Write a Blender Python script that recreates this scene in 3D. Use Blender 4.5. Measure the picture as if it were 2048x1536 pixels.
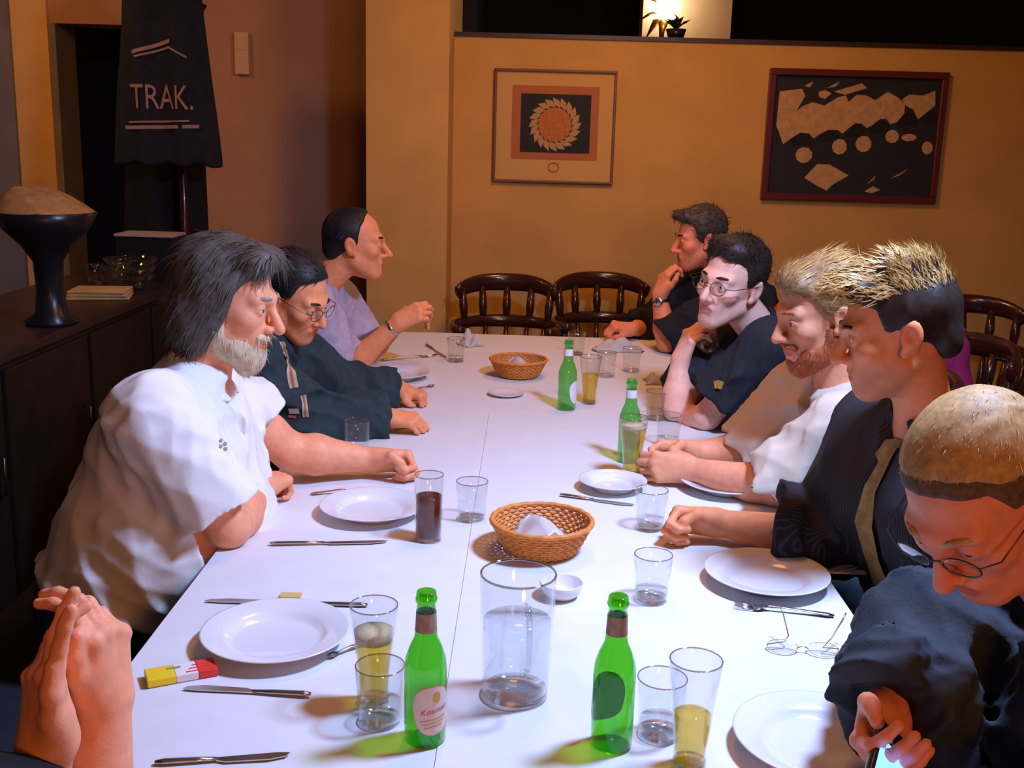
import bpy, bmesh, math, random
import numpy as np
from mathutils import Vector, Matrix

random.seed(4)
rng = np.random.default_rng(4)
for o in list(bpy.data.objects):
    bpy.data.objects.remove(o)
SC = bpy.context.scene
COL = SC.collection

# ------------------------------------------------------------------ camera
CAM_Z, FPX, VPX, VPY, ROLL = 1.596, 2162.0, 1062.0, 285.0, 0.030
TABLE_Z = 0.75
def unit(v):
    v = np.asarray(v, float)
    return v / np.linalg.norm(v)
_fwd = unit([VPX - 1024, -(VPY - 768), -FPX])            # world +Y seen in camera axes
_up0 = np.array([math.sin(ROLL), math.cos(ROLL), 0.0])
_up = unit(_up0 - _up0.dot(_fwd) * _fwd)
_rt = np.cross(_fwd, _up)
CAM_ROT = np.array([_rt, _fwd, _up])                     # rows: world axes in camera axes; R @ cam = world
def at(px, py, y):
    """world point on the plane Y=y that the photograph shows at (px, py)"""
    d = CAM_ROT @ np.array([px - 1024, -(py - 768), -FPX])
    p = d * (y / d[1])
    return np.array([p[0], p[1], p[2] + CAM_Z])
def on(px, py, z=TABLE_Z):
    """world point on the plane Z=z that the photograph shows at (px, py)"""
    d = CAM_ROT @ np.array([px - 1024, -(py - 768), -FPX])
    p = d * ((z - CAM_Z) / d[2])
    return np.array([p[0], p[1], z])

cam_data = bpy.data.cameras.new('camera')
cam_data.sensor_width = 36.0
cam_data.lens = 36.0 * FPX / 2048.0
cam_data.clip_start = 0.05
cam = bpy.data.objects.new('camera', cam_data)
COL.objects.link(cam)
M4 = Matrix([list(CAM_ROT[0]) + [0], list(CAM_ROT[1]) + [0], list(CAM_ROT[2]) + [CAM_Z], [0, 0, 0, 1]])
cam.matrix_world = M4
SC.camera = cam

# ------------------------------------------------------------------ light
SC.view_settings.view_transform = 'Standard'
SC.view_settings.look = 'None'
SC.view_settings.gamma = 1.0
SC.view_settings.exposure = 0.0
SC.view_settings.use_curve_mapping = False
SC.cycles.transparent_max_bounces = 32
SC.cycles.max_bounces = 10
SC.cycles.caustics_reflective = False
W = bpy.data.worlds.new('dim_room')
SC.world = W
W.use_nodes = True
W.node_tree.nodes['Background'].inputs[0].default_value = (1.0, 0.36, 0.13, 1)
W.node_tree.nodes['Background'].inputs[1].default_value = 0.12
def area(name, loc, aim, size, power, color, shape='DISK', spread=180):
    l = bpy.data.lights.new(name, 'AREA')
    l.shape = shape; l.size = size; l.energy = power; l.color = color
    l.spread = math.radians(spread)
    o = bpy.data.objects.new(name, l)
    COL.objects.link(o)
    o.location = loc
    o.rotation_euler = (Vector(aim) - Vector(loc)).to_track_quat('-Z', 'Y').to_euler()
    return o
KEY = area('daylight_lamp', (0.88, 1.78, 2.52), (0.2, 1.9, 0.75), 0.30, 82, (0.41, 0.565, 1.0))
WARM = area('ceiling_lamp_far', (0.5, 4.1, 2.75), (0.6, 5.6, 1.3), 0.5, 21, (1.0, 0.44, 0.13))
WARM2 = area('warm_fill', (0.15, 2.7, 2.85), (0.1, 2.4, 0.8), 0.6, 14, (1.0, 0.37, 0.10))  # warm fill added over the table, with no visible lamp there

WARM4 = area('warm_fill', (0.9, -1.5, 2.0), (0.5, 2.4, 1.0), 0.6, 27, (1.0, 0.38, 0.12))  # fill light added behind the camera to warm the faces turned to it
WARM3 = area('ceiling_lamp_left', (-2.7, 4.4, 2.8), (-2.7, 6.0, 1.2), 0.3, 12, (1.0, 0.46, 0.14))

# ------------------------------------------------------------------ scene helpers
def empty(name, loc, label=None, cat=None, group=None, rz=0.0):
    o = bpy.data.objects.new(name, None)
    o.empty_display_size = 0.1
    COL.objects.link(o)
    o.location = [float(v) for v in loc]
    o.rotation_euler = (0, 0, rz)
    tag(o, label, cat, group)
    return o
def tag(o, label=None, cat=None, group=None, kind=None):
    if label: o['label'] = label
    if cat: o['category'] = cat
    if group: o['group'] = group
    if kind: o['kind'] = kind
    return o
def mesh_obj(name, me, mat, parent=None, world=False):
    o = bpy.data.objects.new(name, me)
    COL.objects.link(o)
    if mat is not None:
        for m in (mat if isinstance(mat, (list, tuple)) else [mat]):
            me.materials.append(m)
    if parent is not None:
        o.parent = parent
        if world:                       # vertices are in world axes: undo the parent's place
            o.matrix_parent_inverse = parent_matrix(parent).inverted()
    return o
def parent_matrix(o):
    m = Matrix.LocRotScale(o.location, o.rotation_euler, o.scale)
    if o.parent is not None:
        m = parent_matrix(o.parent) @ o.matrix_parent_inverse @ m
    return m
def from_bm(name, bm, mat, parent=None, smooth=True, world=False):
    bm.normal_update()
    me = bpy.data.meshes.new(name)
    bm.to_mesh(me); bm.free()
    if smooth:
        me.shade_smooth()
    return mesh_obj(name, me, mat, parent, world)
def smooth_by_angle(o, deg=35):
    me = o.data
    bm = bmesh.new(); bm.from_mesh(me)
    for f in bm.faces: f.smooth = True
    for e in bm.edges:
        if len(e.link_faces) == 2 and e.calc_face_angle(0) > math.radians(deg): e.smooth = False
    bm.to_mesh(me); bm.free()
    return o
def copy_tree(o, parent=None):
    c = o.copy(); COL.objects.link(c)
    if parent is not None: c.parent = parent
    for ch in [x for x in bpy.data.objects if x.parent == o]:
        copy_tree(ch, c)
    return c
def box(bm, lo, hi, bev=0.0):
    r = bmesh.ops.create_cube(bm, size=1.0)
    vs = r['verts']
    for v in vs:
        for i in range(3):
            v.co[i] = lo[i] if v.co[i] < 0 else hi[i]
    if bev:
        es = list({e for v in vs for e in v.link_edges})
        bmesh.ops.bevel(bm, geom=es, offset=bev, segments=2, affect='EDGES', profile=0.6)
def lathe(bm, prof, segs=40, center=(0, 0, 0), sx=1.0, sy=1.0, cap_lo=False, cap_hi=False):
    rings = []
    for r, z in prof:
        rings.append([bm.verts.new((center[0] + r * sx * math.cos(2 * math.pi * i / segs), center[1] + r * sy * math.sin(2 * math.pi * i / segs), center[2] + z)) for i in range(segs)])
    for a, b in zip(rings, rings[1:]):
        for i in range(segs):
            j = (i + 1) % segs
            bm.faces.new((a[i], a[j], b[j], b[i]))
    if cap_lo: bm.faces.new(list(reversed(rings[0])))
    if cap_hi: bm.faces.new(rings[-1])
    return rings
def tube(bm, pts, rad, segs=8, closed=False, flat=1.0, caps=True):
    """tube along pts; rad a number or one per point; flat squashes it along the second frame axis"""
    P = [Vector([float(c) for c in p]) for p in pts]
    n = len(P)
    R = [rad] * n if isinstance(rad, (int, float)) else list(rad)
    t0 = (P[1] - P[0]).normalized()
    ref = Vector((0, 0, 1)) if abs(t0.z) < 0.9 else Vector((1, 0, 0))
    u = t0.cross(ref).normalized()
    rings = []
    for i in range(n):
        if closed: t = (P[(i + 1) % n] - P[i - 1]).normalized()
        else: t = (P[min(i + 1, n - 1)] - P[max(i - 1, 0)]).normalized()
        u = (u - t * u.dot(t)).normalized()
        w = t.cross(u)
        rings.append([bm.verts.new(P[i] + (u * math.cos(a) + w * math.sin(a) * flat) * R[i]) for a in [2 * math.pi * k / segs for k in range(segs)]])
    m = n if closed else n - 1
    for i in range(m):
        a, b = rings[i], rings[(i + 1) % n]
        for k in range(segs):
            l = (k + 1) % segs
            bm.faces.new((a[k], a[l], b[l], b[k]))
    if not closed and caps:
        bm.faces.new(list(reversed(rings[0]))); bm.faces.new(rings[-1])
    return rings

# ------------------------------------------------------------------ materials
MATS = {}
def mat(name, color, rough=0.6, metal=0.0, spec=0.4, noise=0.0, nscale=40.0, bump=0.0, bscale=200.0, sss=0.0, emit=None, estr=0.0, stretch=None, attr=None, coat=0.0, trans=0.0, alpha=1.0, ior=1.45):
    m = bpy.data.materials.new(name); m.use_nodes = True
    nt = m.node_tree; b = nt.nodes['Principled BSDF']
    b.inputs['Base Color'].default_value = (*color, 1)
    b.inputs['Roughness'].default_value = rough
    b.inputs['Metallic'].default_value = metal
    b.inputs['Specular IOR Level'].default_value = spec
    b.inputs['Coat Weight'].default_value = coat
    b.inputs['Transmission Weight'].default_value = trans
    b.inputs['IOR'].default_value = ior
    if sss:
        b.inputs['Subsurface Weight'].default_value = sss
        b.inputs['Subsurface Radius'].default_value = (0.012, 0.005, 0.003)
        b.inputs['Subsurface Scale'].default_value = 0.5
    if emit is not None:
        b.inputs['Emission Color'].default_value = (*emit, 1)
        b.inputs['Emission Strength'].default_value = estr
    tc = nt.nodes.new('ShaderNodeTexCoord')
    vec = tc.outputs['Object']
    if stretch:
        mp = nt.nodes.new('ShaderNodeMapping'); mp.inputs['Scale'].default_value = stretch
        nt.links.new(vec, mp.inputs['Vector']); vec = mp.outputs['Vector']
    src = None
    if attr:
        at_ = nt.nodes.new('ShaderNodeAttribute'); at_.attribute_name = attr
        src = at_.outputs['Color']
    if noise:
        n = nt.nodes.new('ShaderNodeTexNoise'); n.inputs['Scale'].default_value = nscale; n.inputs['Detail'].default_value = 4
        nt.links.new(vec, n.inputs['Vector'])
        mx = nt.nodes.new('ShaderNodeMix'); mx.data_type = 'RGBA'; mx.blend_type = 'MULTIPLY'
        mx.inputs['Factor'].default_value = 1.0
        rp = nt.nodes.new('ShaderNodeMapRange'); rp.inputs['From Min'].default_value = 0.3; rp.inputs['From Max'].default_value = 0.7
        rp.inputs['To Min'].default_value = 1.0 - noise; rp.inputs['To Max'].default_value = 1.0 + noise * 0.6
        nt.links.new(n.outputs['Fac'], rp.inputs['Value'])
        if src is not None: nt.links.new(src, mx.inputs['A'])
        else: mx.inputs['A'].default_value = (*color, 1)
        nt.links.new(rp.outputs['Result'], mx.inputs['B'])
        src = mx.outputs['Result']
    if src is not None: nt.links.new(src, b.inputs['Base Color'])
    if bump:
        n2 = nt.nodes.new('ShaderNodeTexNoise'); n2.inputs['Scale'].default_value = bscale; n2.inputs['Detail'].default_value = 3
        nt.links.new(vec, n2.inputs['Vector'])
        bp = nt.nodes.new('ShaderNodeBump'); bp.inputs['Strength'].default_value = bump; bp.inputs['Distance'].default_value = 0.004
        nt.links.new(n2.outputs['Fac'], bp.inputs['Height']); nt.links.new(bp.outputs['Normal'], b.inputs['Normal'])
    MATS[name] = m
    return m
def clear_mat(name, tint, gloss=0.5, rough=0.02, body=0.0, body_color=None, ior=1.45):
    """a thin see-through wall: tinted transparency under a fresnel sheen, with an optional milky body"""
    m = bpy.data.materials.new(name); m.use_nodes = True
    nt = m.node_tree; nt.nodes.clear()
    out = nt.nodes.new('ShaderNodeOutputMaterial')
    tr = nt.nodes.new('ShaderNodeBsdfTransparent'); tr.inputs[0].default_value = (*tint, 1)
    gl = nt.nodes.new('ShaderNodeBsdfGlossy'); gl.inputs['Roughness'].default_value = rough; gl.inputs[0].default_value = (1, 1, 1, 1)
    lw = nt.nodes.new('ShaderNodeLayerWeight'); lw.inputs[0].default_value = .5      # Schlick sheen, the same from both sides of the wall
    pw = nt.nodes.new('ShaderNodeMath'); pw.operation = 'POWER'; pw.inputs[1].default_value = 4.0
    mu = nt.nodes.new('ShaderNodeMath'); mu.operation = 'MULTIPLY_ADD'; mu.inputs[1].default_value = gloss * .75; mu.inputs[2].default_value = .035 * gloss
    mu.use_clamp = True
    mx = nt.nodes.new('ShaderNodeMixShader')
    nt.links.new(lw.outputs['Facing'], pw.inputs[0]); nt.links.new(pw.outputs[0], mu.inputs[0])
    base = tr.outputs[0]
    if body:
        df = nt.nodes.new('ShaderNodeBsdfTranslucent'); df.inputs[0].default_value = (*(body_color or tint), 1)
        d2 = nt.nodes.new('ShaderNodeBsdfDiffuse'); d2.inputs[0].default_value = (*(body_color or tint), 1)
        ad = nt.nodes.new('ShaderNodeMixShader'); ad.inputs[0].default_value = 0.5
        nt.links.new(df.outputs[0], ad.inputs[1]); nt.links.new(d2.outputs[0], ad.inputs[2])
        m2 = nt.nodes.new('ShaderNodeMixShader'); m2.inputs[0].default_value = body
        nt.links.new(base, m2.inputs[1]); nt.links.new(ad.outputs[0], m2.inputs[2])
        base = m2.outputs[0]
    nt.links.new(mu.outputs[0], mx.inputs[0])
    nt.links.new(base, mx.inputs[1]); nt.links.new(gl.outputs[0], mx.inputs[2])
    nt.links.new(mx.outputs[0], out.inputs[0])
    MATS[name] = m
    return m
DEBUG = False
CAST_KEYS = 'ABCDEFGHI'
# ------------------------------------------------------------------ smooth solids (bodies, clothes, hair)
def rc(a, b, ra, rb):
    """tapered capsule"""
    a = np.asarray(a, float); b = np.asarray(b, float)
    ab = b - a; L2 = max(float(ab @ ab), 1e-9)
    def f(P):
        t = np.clip((P - a) @ ab / L2, 0, 1)
        q = P - a - t[:, None] * ab
        return np.sqrt((q * q).sum(1)) - (ra + (rb - ra) * t)
    return f
def el(c, r, R=None):
    """ellipsoid; R has the local axes as columns"""
    c = np.asarray(c, float); r = np.asarray(r, float)
    def f(P):
        q = P - c
        if R is not None: q = q @ R
        k0 = np.sqrt(((q / r) ** 2).sum(1)); k1 = np.sqrt(((q / (r * r)) ** 2).sum(1))
        return np.where(k1 > 1e-9, k0 * (k0 - 1.0) / np.maximum(k1, 1e-9), -r.min())
    return f
def rbox(c, h, rad, R=None):
    c = np.asarray(c, float); h = np.asarray(h, float) - rad
    def f(P):
        q = P - c
        if R is not None: q = q @ R
        q = np.abs(q) - h
        return np.sqrt((np.maximum(q, 0) ** 2).sum(1)) + np.minimum(q.max(1), 0) - rad
    return f
def half(p, n):
    """half space behind the plane through p with outward normal n"""
    p = np.asarray(p, float); n = unit(n)
    return lambda P: (P - p) @ n
class Solid:
    def __init__(self): self.ops = []; self.warp = None
    def u(self, f, k=0.012): self.ops.append(('u', f, k)); return self
    def s(self, f, k=0.008): self.ops.append(('s', f, k)); return self
    def i(self, f, k=0.004): self.ops.append(('i', f, k)); return self
    def ev(self, P, ops=None):
        D = np.full(len(P), 1e3)
        for kind, f, k in (self.ops if ops is None else ops):
            D = comb(D, f(P), kind, k)
        if self.warp is not None: D = D + self.warp(P)
        return D
def comb(D, d, kind, k):
    if kind == 'u':
        h = np.maximum(k - np.abs(D - d), 0) / k
        return np.minimum(D, d) - h * h * k * 0.25
    if kind == 's': d = -d
    h = np.maximum(k - np.abs(D - d), 0) / k
    return np.maximum(D, d) + h * h * k * 0.25
EDGES = [((0,0,0),(1,0,0)),((0,1,0),(1,1,0)),((0,0,1),(1,0,1)),((0,1,1),(1,1,1)),((0,0,0),(0,1,0)),((1,0,0),(1,1,0)),((0,0,1),(0,1,1)),((1,0,1),(1,1,1)),((0,0,0),(0,0,1)),((1,0,0),(1,0,1)),((0,1,0),(0,1,1)),((1,1,0),(1,1,1))]
def polygonise(S, lo, hi, h, nb=8):
    lo = np.asarray(lo, float); hi = np.asarray(hi, float)
    n = np.ceil((hi - lo) / (h * nb)).astype(int) + 1
    # two coarse passes find the blocks the surface runs through
    big = 4
    n4 = (n + big - 1) // big
    B4 = np.stack(np.meshgrid(*[np.arange(k) for k in n4], indexing='ij'), -1).reshape(-1, 3)
    rb4 = h * nb * big * 0.5
    D = S.ev(lo + (B4 + 0.5) * h * nb * big)
    B4 = B4[np.abs(D) < rb4 * 1.9 + 0.03]
    sub = np.stack(np.meshgrid(*[np.arange(big)] * 3, indexing='ij'), -1).reshape(-1, 3)
    B = (B4[:, None, :] * big + sub[None]).reshape(-1, 3)
    rb = h * nb * 0.5 * 1.7321
    ctr = lo + (B + 0.5) * h * nb
    near = np.zeros((len(S.ops), len(B)), bool)
    D = np.full(len(B), 1e3)
    for i, (kind, f, k) in enumerate(S.ops):
        d = f(ctr)
        near[i] = (d < rb * 1.6 + k + 0.004) if kind != 'i' else (d > -(rb * 1.6 + k + 0.004))
        D = comb(D, d, kind, k)
    if S.warp is not None: D = D + S.warp(ctr)
    keep = np.abs(D) < rb * 1.6 + 0.012
    B = B[keep]; near = near[:, keep]
    m = nb + 1
    loc = np.stack(np.meshgrid(*[np.arange(m)] * 3, indexing='ij'), -1).reshape(-1, 3)
    G = B[:, None, :] * nb + loc[None]                      # (blocks, m^3, 3) lattice indices
    P = lo + G.astype(float) * h
    F = np.full((len(B), m ** 3), 1e3)
    for i, (kind, f, k) in enumerate(S.ops):
        w = np.nonzero(near[i])[0]
        if len(w) == 0: continue
        d = f(P[w].reshape(-1, 3)).reshape(len(w), -1)
        F[w] = comb(F[w], d, kind, k)
    if S.warp is not None:
        F = F + S.warp(P.reshape(-1, 3)).reshape(F.shape)
    F = F.reshape(len(B), m, m, m)
    def corner(o): return F[:, o[0]:o[0] + nb, o[1]:o[1] + nb, o[2]:o[2] + nb]
    neg = sum((corner((a, b, c)) < 0).astype(np.int8) for a in (0, 1) for b in (0, 1) for c in (0, 1))
    act = (neg > 0) & (neg < 8)
    bi, ci, cj, ck = np.nonzero(act)
    acc = np.zeros((len(bi), 3)); cnt = np.zeros(len(bi))
    for a, b in EDGES:
        fa = F[bi, ci + a[0], cj + a[1], ck + a[2]]; fb = F[bi, ci + b[0], cj + b[1], ck + b[2]]
        c = (fa < 0) != (fb < 0)
        t = np.where(c, fa / np.where(c, fa - fb, 1), 0)
        pa = np.array(a, float); pb = np.array(b, float)
        acc += np.where(c[:, None], pa + t[:, None] * (pb - pa), 0); cnt += c
    cell = np.stack([B[bi, 0] * nb + ci, B[bi, 1] * nb + cj, B[bi, 2] * nb + ck], -1)
    V = lo + (cell + acc / cnt[:, None]) * h
    N = int((n.max() + big + 2) * nb)
    key = (cell[:, 0].astype(np.int64) * N + cell[:, 1]) * N + cell[:, 2]
    order = np.argsort(key); ks = key[order]
    def find(c):
        q = (c[:, 0].astype(np.int64) * N + c[:, 1]) * N + c[:, 2]
        j = np.clip(np.searchsorted(ks, q), 0, len(ks) - 1)
        return np.where(ks[j] == q, order[j], -1)
    faces = []
    base = corner((0, 0, 0)) < 0
    for ax in range(3):
        o = [0, 0, 0]; o[ax] = 1
        other = corner(tuple(o)) < 0
        bi, ci, cj, ck = np.nonzero(base != other)
        inside = base[bi, ci, cj, ck]
        c = np.stack([B[bi, 0] * nb + ci, B[bi, 1] * nb + cj, B[bi, 2] * nb + ck], -1)
        u = np.zeros(3, int); v = np.zeros(3, int); u[(ax + 1) % 3] = 1; v[(ax + 2) % 3] = 1
        q = np.stack([find(c - u - v), find(c - v), find(c), find(c - u)], -1)
        ok = (q >= 0).all(1)
        q = q[ok]; ins = inside[ok]
        q = np.where(ins[:, None], q, q[:, ::-1])
        faces.append(q)
    return V, np.concatenate(faces)
def solid_mesh(name, S, lo, hi, h, color_fn=None):
    V, Q = polygonise(S, lo, hi, h)
    me = bpy.data.meshes.new(name)
    me.vertices.add(len(V)); me.vertices.foreach_set('co', V.astype(np.float32).ravel())
    me.loops.add(Q.size); me.loops.foreach_set('vertex_index', Q.astype(np.int32).ravel())
    me.polygons.add(len(Q)); me.polygons.foreach_set('loop_start', np.arange(0, Q.size, 4, dtype=np.int32))
    me.update(calc_edges=True)
    me.shade_smooth()
    if color_fn is not None:
        c = color_fn(V)
        a = me.color_attributes.new('tone', 'FLOAT_COLOR', 'POINT')
        a.data.foreach_set('color', np.concatenate([c, np.ones((len(V), 1))], 1).astype(np.float32).ravel())
    return me, V, Q
def wrinkle(amp, freq, seed=0, ridge=True):
    """cloth folds: bent ridges running a few ways"""
    r = np.random.default_rng(seed)
    A = [(unit(r.normal(size=3) * np.array([1, 1, .8])), r.uniform(0.6, 1.5) * freq, r.uniform(0, 6.3)) for _ in range(4)]
    def f(P):
        d = 0
        for i, (a, w, ph) in enumerate(A):
            s = P @ a
            x = P @ A[(i + 1) % 4][0]
            y = P @ A[(i + 2) % 4][0]
            v = np.sin(s * w + ph + 1.8 * np.sin(x * w * 0.4 + ph * 2) + np.sin(y * w * .23))
            if ridge: v = (1 - np.abs(v)) * (.5 + .5 * np.sin(y * w * .35 + ph * 3)) * -1.6
            d = d + v
        return d * amp * 0.25
    return f
def frame(az, pitch=0.0, roll=0.0):
    """columns: right-hand side, forward, up; az in degrees from +X; pitch down positive; roll leans the top to the right"""
    a = math.radians(az); p = math.radians(pitch); r = math.radians(roll)
    f = np.array([math.cos(a) * math.cos(p), math.sin(a) * math.cos(p), -math.sin(p)])
    side = unit(np.cross(f, [0, 0, 1.0]))
    up = np.cross(side, f)
    side, up = side * math.cos(r) - up * math.sin(r), up * math.cos(r) + side * math.sin(r)
    return np.stack([side, f, up], 1)
# ------------------------------------------------------------------ materials used throughout
def attr_skin():
    m = mat('skin', (.7, .4, .28), rough=.52, spec=.35, sss=.12, attr='tone', noise=.10, nscale=60, bump=.12, bscale=350)
    return m
attr_skin()
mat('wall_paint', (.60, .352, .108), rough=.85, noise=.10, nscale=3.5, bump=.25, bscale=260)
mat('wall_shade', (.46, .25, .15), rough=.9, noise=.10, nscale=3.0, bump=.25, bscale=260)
mat('lit_strip_paint', (.80, .46, .17), rough=.7, noise=.08, nscale=8)  # lighter than the wall: light falling on the strip put into its colour
mat('grey_paint', (.22, .20, .22), rough=.9, noise=.12, nscale=6)
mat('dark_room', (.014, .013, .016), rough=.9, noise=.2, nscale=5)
mat('ceiling_paint', (.55, .45, .36), rough=.95, noise=.05, nscale=4)
mat('floor_wood', (.10, .055, .035), rough=.5, noise=.3, nscale=12, stretch=(1, 8, 1))
mat('ledge_wood', (.035, .018, .014), rough=.4, noise=.25, nscale=14)
mat('cloth_white', (.72, .72, .73), rough=.9, spec=.15, noise=.03, nscale=14, bump=.10, bscale=900)
mat('cloth_hem', (.42, .25, .14), rough=.9)
mat('porcelain', (.74, .74, .76), rough=.18, spec=.5, coat=.3)
mat('steel', (.55, .52, .50), rough=.22, metal=1.0)
mat('napkin', (.86, .85, .85), rough=.9, spec=.1, bump=.1, bscale=300)
mat('wicker', (.70, .26, .05), rough=.55, noise=.25, nscale=90)
mat('wicker_dark', (.40, .14, .035), rough=.6, noise=.25, nscale=90)
mat('chair_wood', (.045, .014, .010), rough=.22, spec=.5, noise=.35, nscale=20, stretch=(1, 1, 4), coat=.3)
mat('bench_cloth', (.020, .022, .030), rough=.8, noise=.2, nscale=30)
mat('black_leather', (.012, .012, .013), rough=.45)
mat('navy_trouser', (.035, .050, .062), rough=.85, noise=.2, nscale=60)
mat('dark_metal', (.10, .085, .075), rough=.3, metal=.9)
mat('gold_metal', (.70, .48, .22), rough=.3, metal=1.0)
mat('eye_white', (.72, .66, .62), rough=.15, coat=.5)
mat('iris_brown', (.09, .06, .045), rough=.15, coat=.5)
mat('pupil', (.004, .004, .004), rough=.1, coat=.5)
clear_mat('lens', (.93, .93, .92), gloss=1.6, rough=.02)
clear_mat('clear_glass', (.955, .965, .965), gloss=1.0, rough=.02)
clear_mat('thick_glass', (.90, .92, .92), gloss=1.3, rough=.03)
clear_mat('green_glass', (.30, .76, .14), gloss=1.1, rough=.05, body=.09, body_color=(.16, .75, .10))
clear_mat('mint_glass', (.42, .84, .36), gloss=1.2, rough=.04, body=.16, body_color=(.25, .85, .25))
clear_mat('beer', (1.0, .87, .30), gloss=.5, rough=.04, body=.24, body_color=(1.0, .62, .05))
clear_mat('cola', (.42, .10, .03), gloss=.6, rough=.04, body=.55, body_color=(.26, .055, .016))
clear_mat('rim_glass', (.62, .58, .52), gloss=2.2, rough=.05)
clear_mat('water', (.93, .95, .95), gloss=.9, rough=.02)
mat('foam', (.62, .50, .30), rough=.8, bump=.3, bscale=500)
mat('hair_dark', (.013, .012, .014), rough=.5, spec=.35, noise=.3, nscale=80)
mat('hair_brown', (.030, .019, .014), rough=.5, spec=.35, noise=.35, nscale=90)
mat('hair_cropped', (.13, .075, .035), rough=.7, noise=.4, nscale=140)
mat('hair_darkgrey', (.060, .048, .044), rough=.55, noise=.35, nscale=90)
mat('hair_grey', (.085, .070, .058), rough=.6, noise=.4, nscale=70)
mat('hair_greylight', (.34, .29, .23), rough=.6, noise=.3, nscale=70)
mat('beard_white', (.60, .45, .28), rough=.65, noise=.25, nscale=70)
mat('hair_blond', (.54, .33, .10), rough=.5, noise=.3, nscale=80)
mat('hair_blonddark', (.30, .17, .07), rough=.55, noise=.35, nscale=80)
mat('hair_buzz', (.50, .30, .11), rough=.6, noise=.3, nscale=120)
mat('beard_red', (.46, .10, .030), rough=.6, noise=.35, nscale=80)
mat('polo_white', (.80, .78, .76), rough=.9, spec=.15, bump=.15, bscale=500)
mat('tracksuit', (.024, .045, .048), rough=.85, noise=.2, nscale=60, attr='tone')
mat('lilac_shirt', (.44, .38, .50), rough=.9, noise=.10, nscale=60)
mat('black_shirt', (.012, .013, .018), rough=.9, noise=.3, nscale=60)
mat('tee_dark', (.020, .021, .026), rough=.9, noise=.2, nscale=60)
mat('cream_shirt', (.66, .54, .42), rough=.9, bump=.15, bscale=400)
mat('white_collar', (.80, .80, .82), rough=.9)
mat('navy_top', (.030, .040, .052), rough=.9, noise=.2, nscale=60, bump=.2, bscale=200)
mat('dark_sleeve', (.005, .005, .006), rough=.9)
mat('magenta_cloth', (.42, .03, .16), rough=.9, noise=.2, nscale=30)
mat('tie_gold', (.62, .36, .11), rough=.6, noise=.3, nscale=60)
mat('label_cream', (.66, .56, .50), rough=.6, noise=.08, nscale=60)
mat('label_gold', (.55, .30, .06), rough=.4, metal=.3)
mat('label_red', (.60, .10, .12), rough=.6)
mat('foil_bronze', (.36, .22, .15), rough=.4, metal=.4, noise=.3, nscale=90)
mat('label_white', (.78, .76, .78), rough=.6)
mat('black_plastic', (.012, .012, .014), rough=.3)
mat('screen_blue', (.02, .05, .3), rough=.1, emit=(.06, .22, 1.0), estr=7.0)
def pinstripe(name, base, line, axis, freq):
    m = mat(name, base, rough=.85)
    nt = m.node_tree; b = nt.nodes['Principled BSDF']
    tc = nt.nodes.new('ShaderNodeTexCoord'); wv = nt.nodes.new('ShaderNodeTexWave')
    wv.bands_direction = axis; wv.inputs['Scale'].default_value = freq; wv.inputs['Distortion'].default_value = .3
    nt.links.new(tc.outputs['Object'], wv.inputs['Vector'])
    cr = nt.nodes.new('ShaderNodeValToRGB'); cr.color_ramp.elements[0].position = .72; cr.color_ramp.elements[0].color = (*base, 1)
    cr.color_ramp.elements[1].position = .95; cr.color_ramp.elements[1].color = (*line, 1)
    nt.links.new(wv.outputs['Fac'], cr.inputs[0]); nt.links.new(cr.outputs[0], b.inputs['Base Color'])
pinstripe('pinstripe', (.014, .013, .015), (.050, .040, .045), 'Y', 60)
pinstripe('pinstripe_cuff', (.05, .045, .06), (.16, .12, .17), 'DIAGONAL', 38)

# ------------------------------------------------------------------ room
def plain_box(name, lo, hi, m, kind='structure', bev=0.0, parent=None):
    bm = bmesh.new(); box(bm, lo, hi, bev)
    o = from_bm(name, bm, MATS[m], parent, smooth=False)
    if kind and parent is None: o['kind'] = kind
    return o
WY, PY, LY = 5.95, 5.60, 6.35
plain_box('floor', (-4.2, -2.2, -.1), (4.4, 9.2, 0), 'floor_wood')
plain_box('ceiling', (-4.2, -2.2, 3.0), (4.4, 9.2, 3.1), 'ceiling_paint')
w = at(1500, 88, WY)[2]
plain_box('wall_back', (-.42, WY, 0), (4.2, WY + .14, w), 'wall_paint')
plain_box('trim_1', (-.42, WY - .015, w), (4.2, WY + .18, w + .022), 'ledge_wood')
plain_box('wall_pilaster', (-.835, PY, 0), (-.42, 6.6, 3.0), 'wall_paint')
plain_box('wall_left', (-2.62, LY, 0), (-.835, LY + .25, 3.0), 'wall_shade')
# doorway in the left wall's far end
dx0, dx1 = at(108, 200, LY)[0], at(392, 400, LY)[0]
dxo = at(37, 200, LY)[0]
bpy.data.objects.remove(bpy.data.objects['wall_left'])
ztop = at(140, 47, LY)[2]
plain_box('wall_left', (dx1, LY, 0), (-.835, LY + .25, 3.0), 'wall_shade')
plain_box('wall_left.001', (-4.2, LY, 0), (dxo, LY + .25, 3.0), 'grey_paint')
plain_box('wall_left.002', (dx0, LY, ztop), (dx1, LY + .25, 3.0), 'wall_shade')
plain_box('wall_strip', (dxo, LY - .03, 0), (dx0, LY + .25, 2.98), 'lit_strip_paint')  # strip of wall beside the doorway, not a door
plain_box('trim_2', (dx0, LY - .01, 0), (dx0 + .035, LY + .26, ztop - .0), 'grey_paint')
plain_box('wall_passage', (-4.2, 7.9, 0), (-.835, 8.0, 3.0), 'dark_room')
plain_box('wall_side', (-4.2, -2.2, 0), (-4.1, LY, 3.0), 'grey_paint')
plain_box('wall_right', (4.2, -2.2, 0), (4.3, 9.2, 3.0), 'wall_paint')
plain_box('wall_front', (-4.2, -2.3, 0), (4.3, -2.2, 3.0), 'wall_paint')
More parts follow.
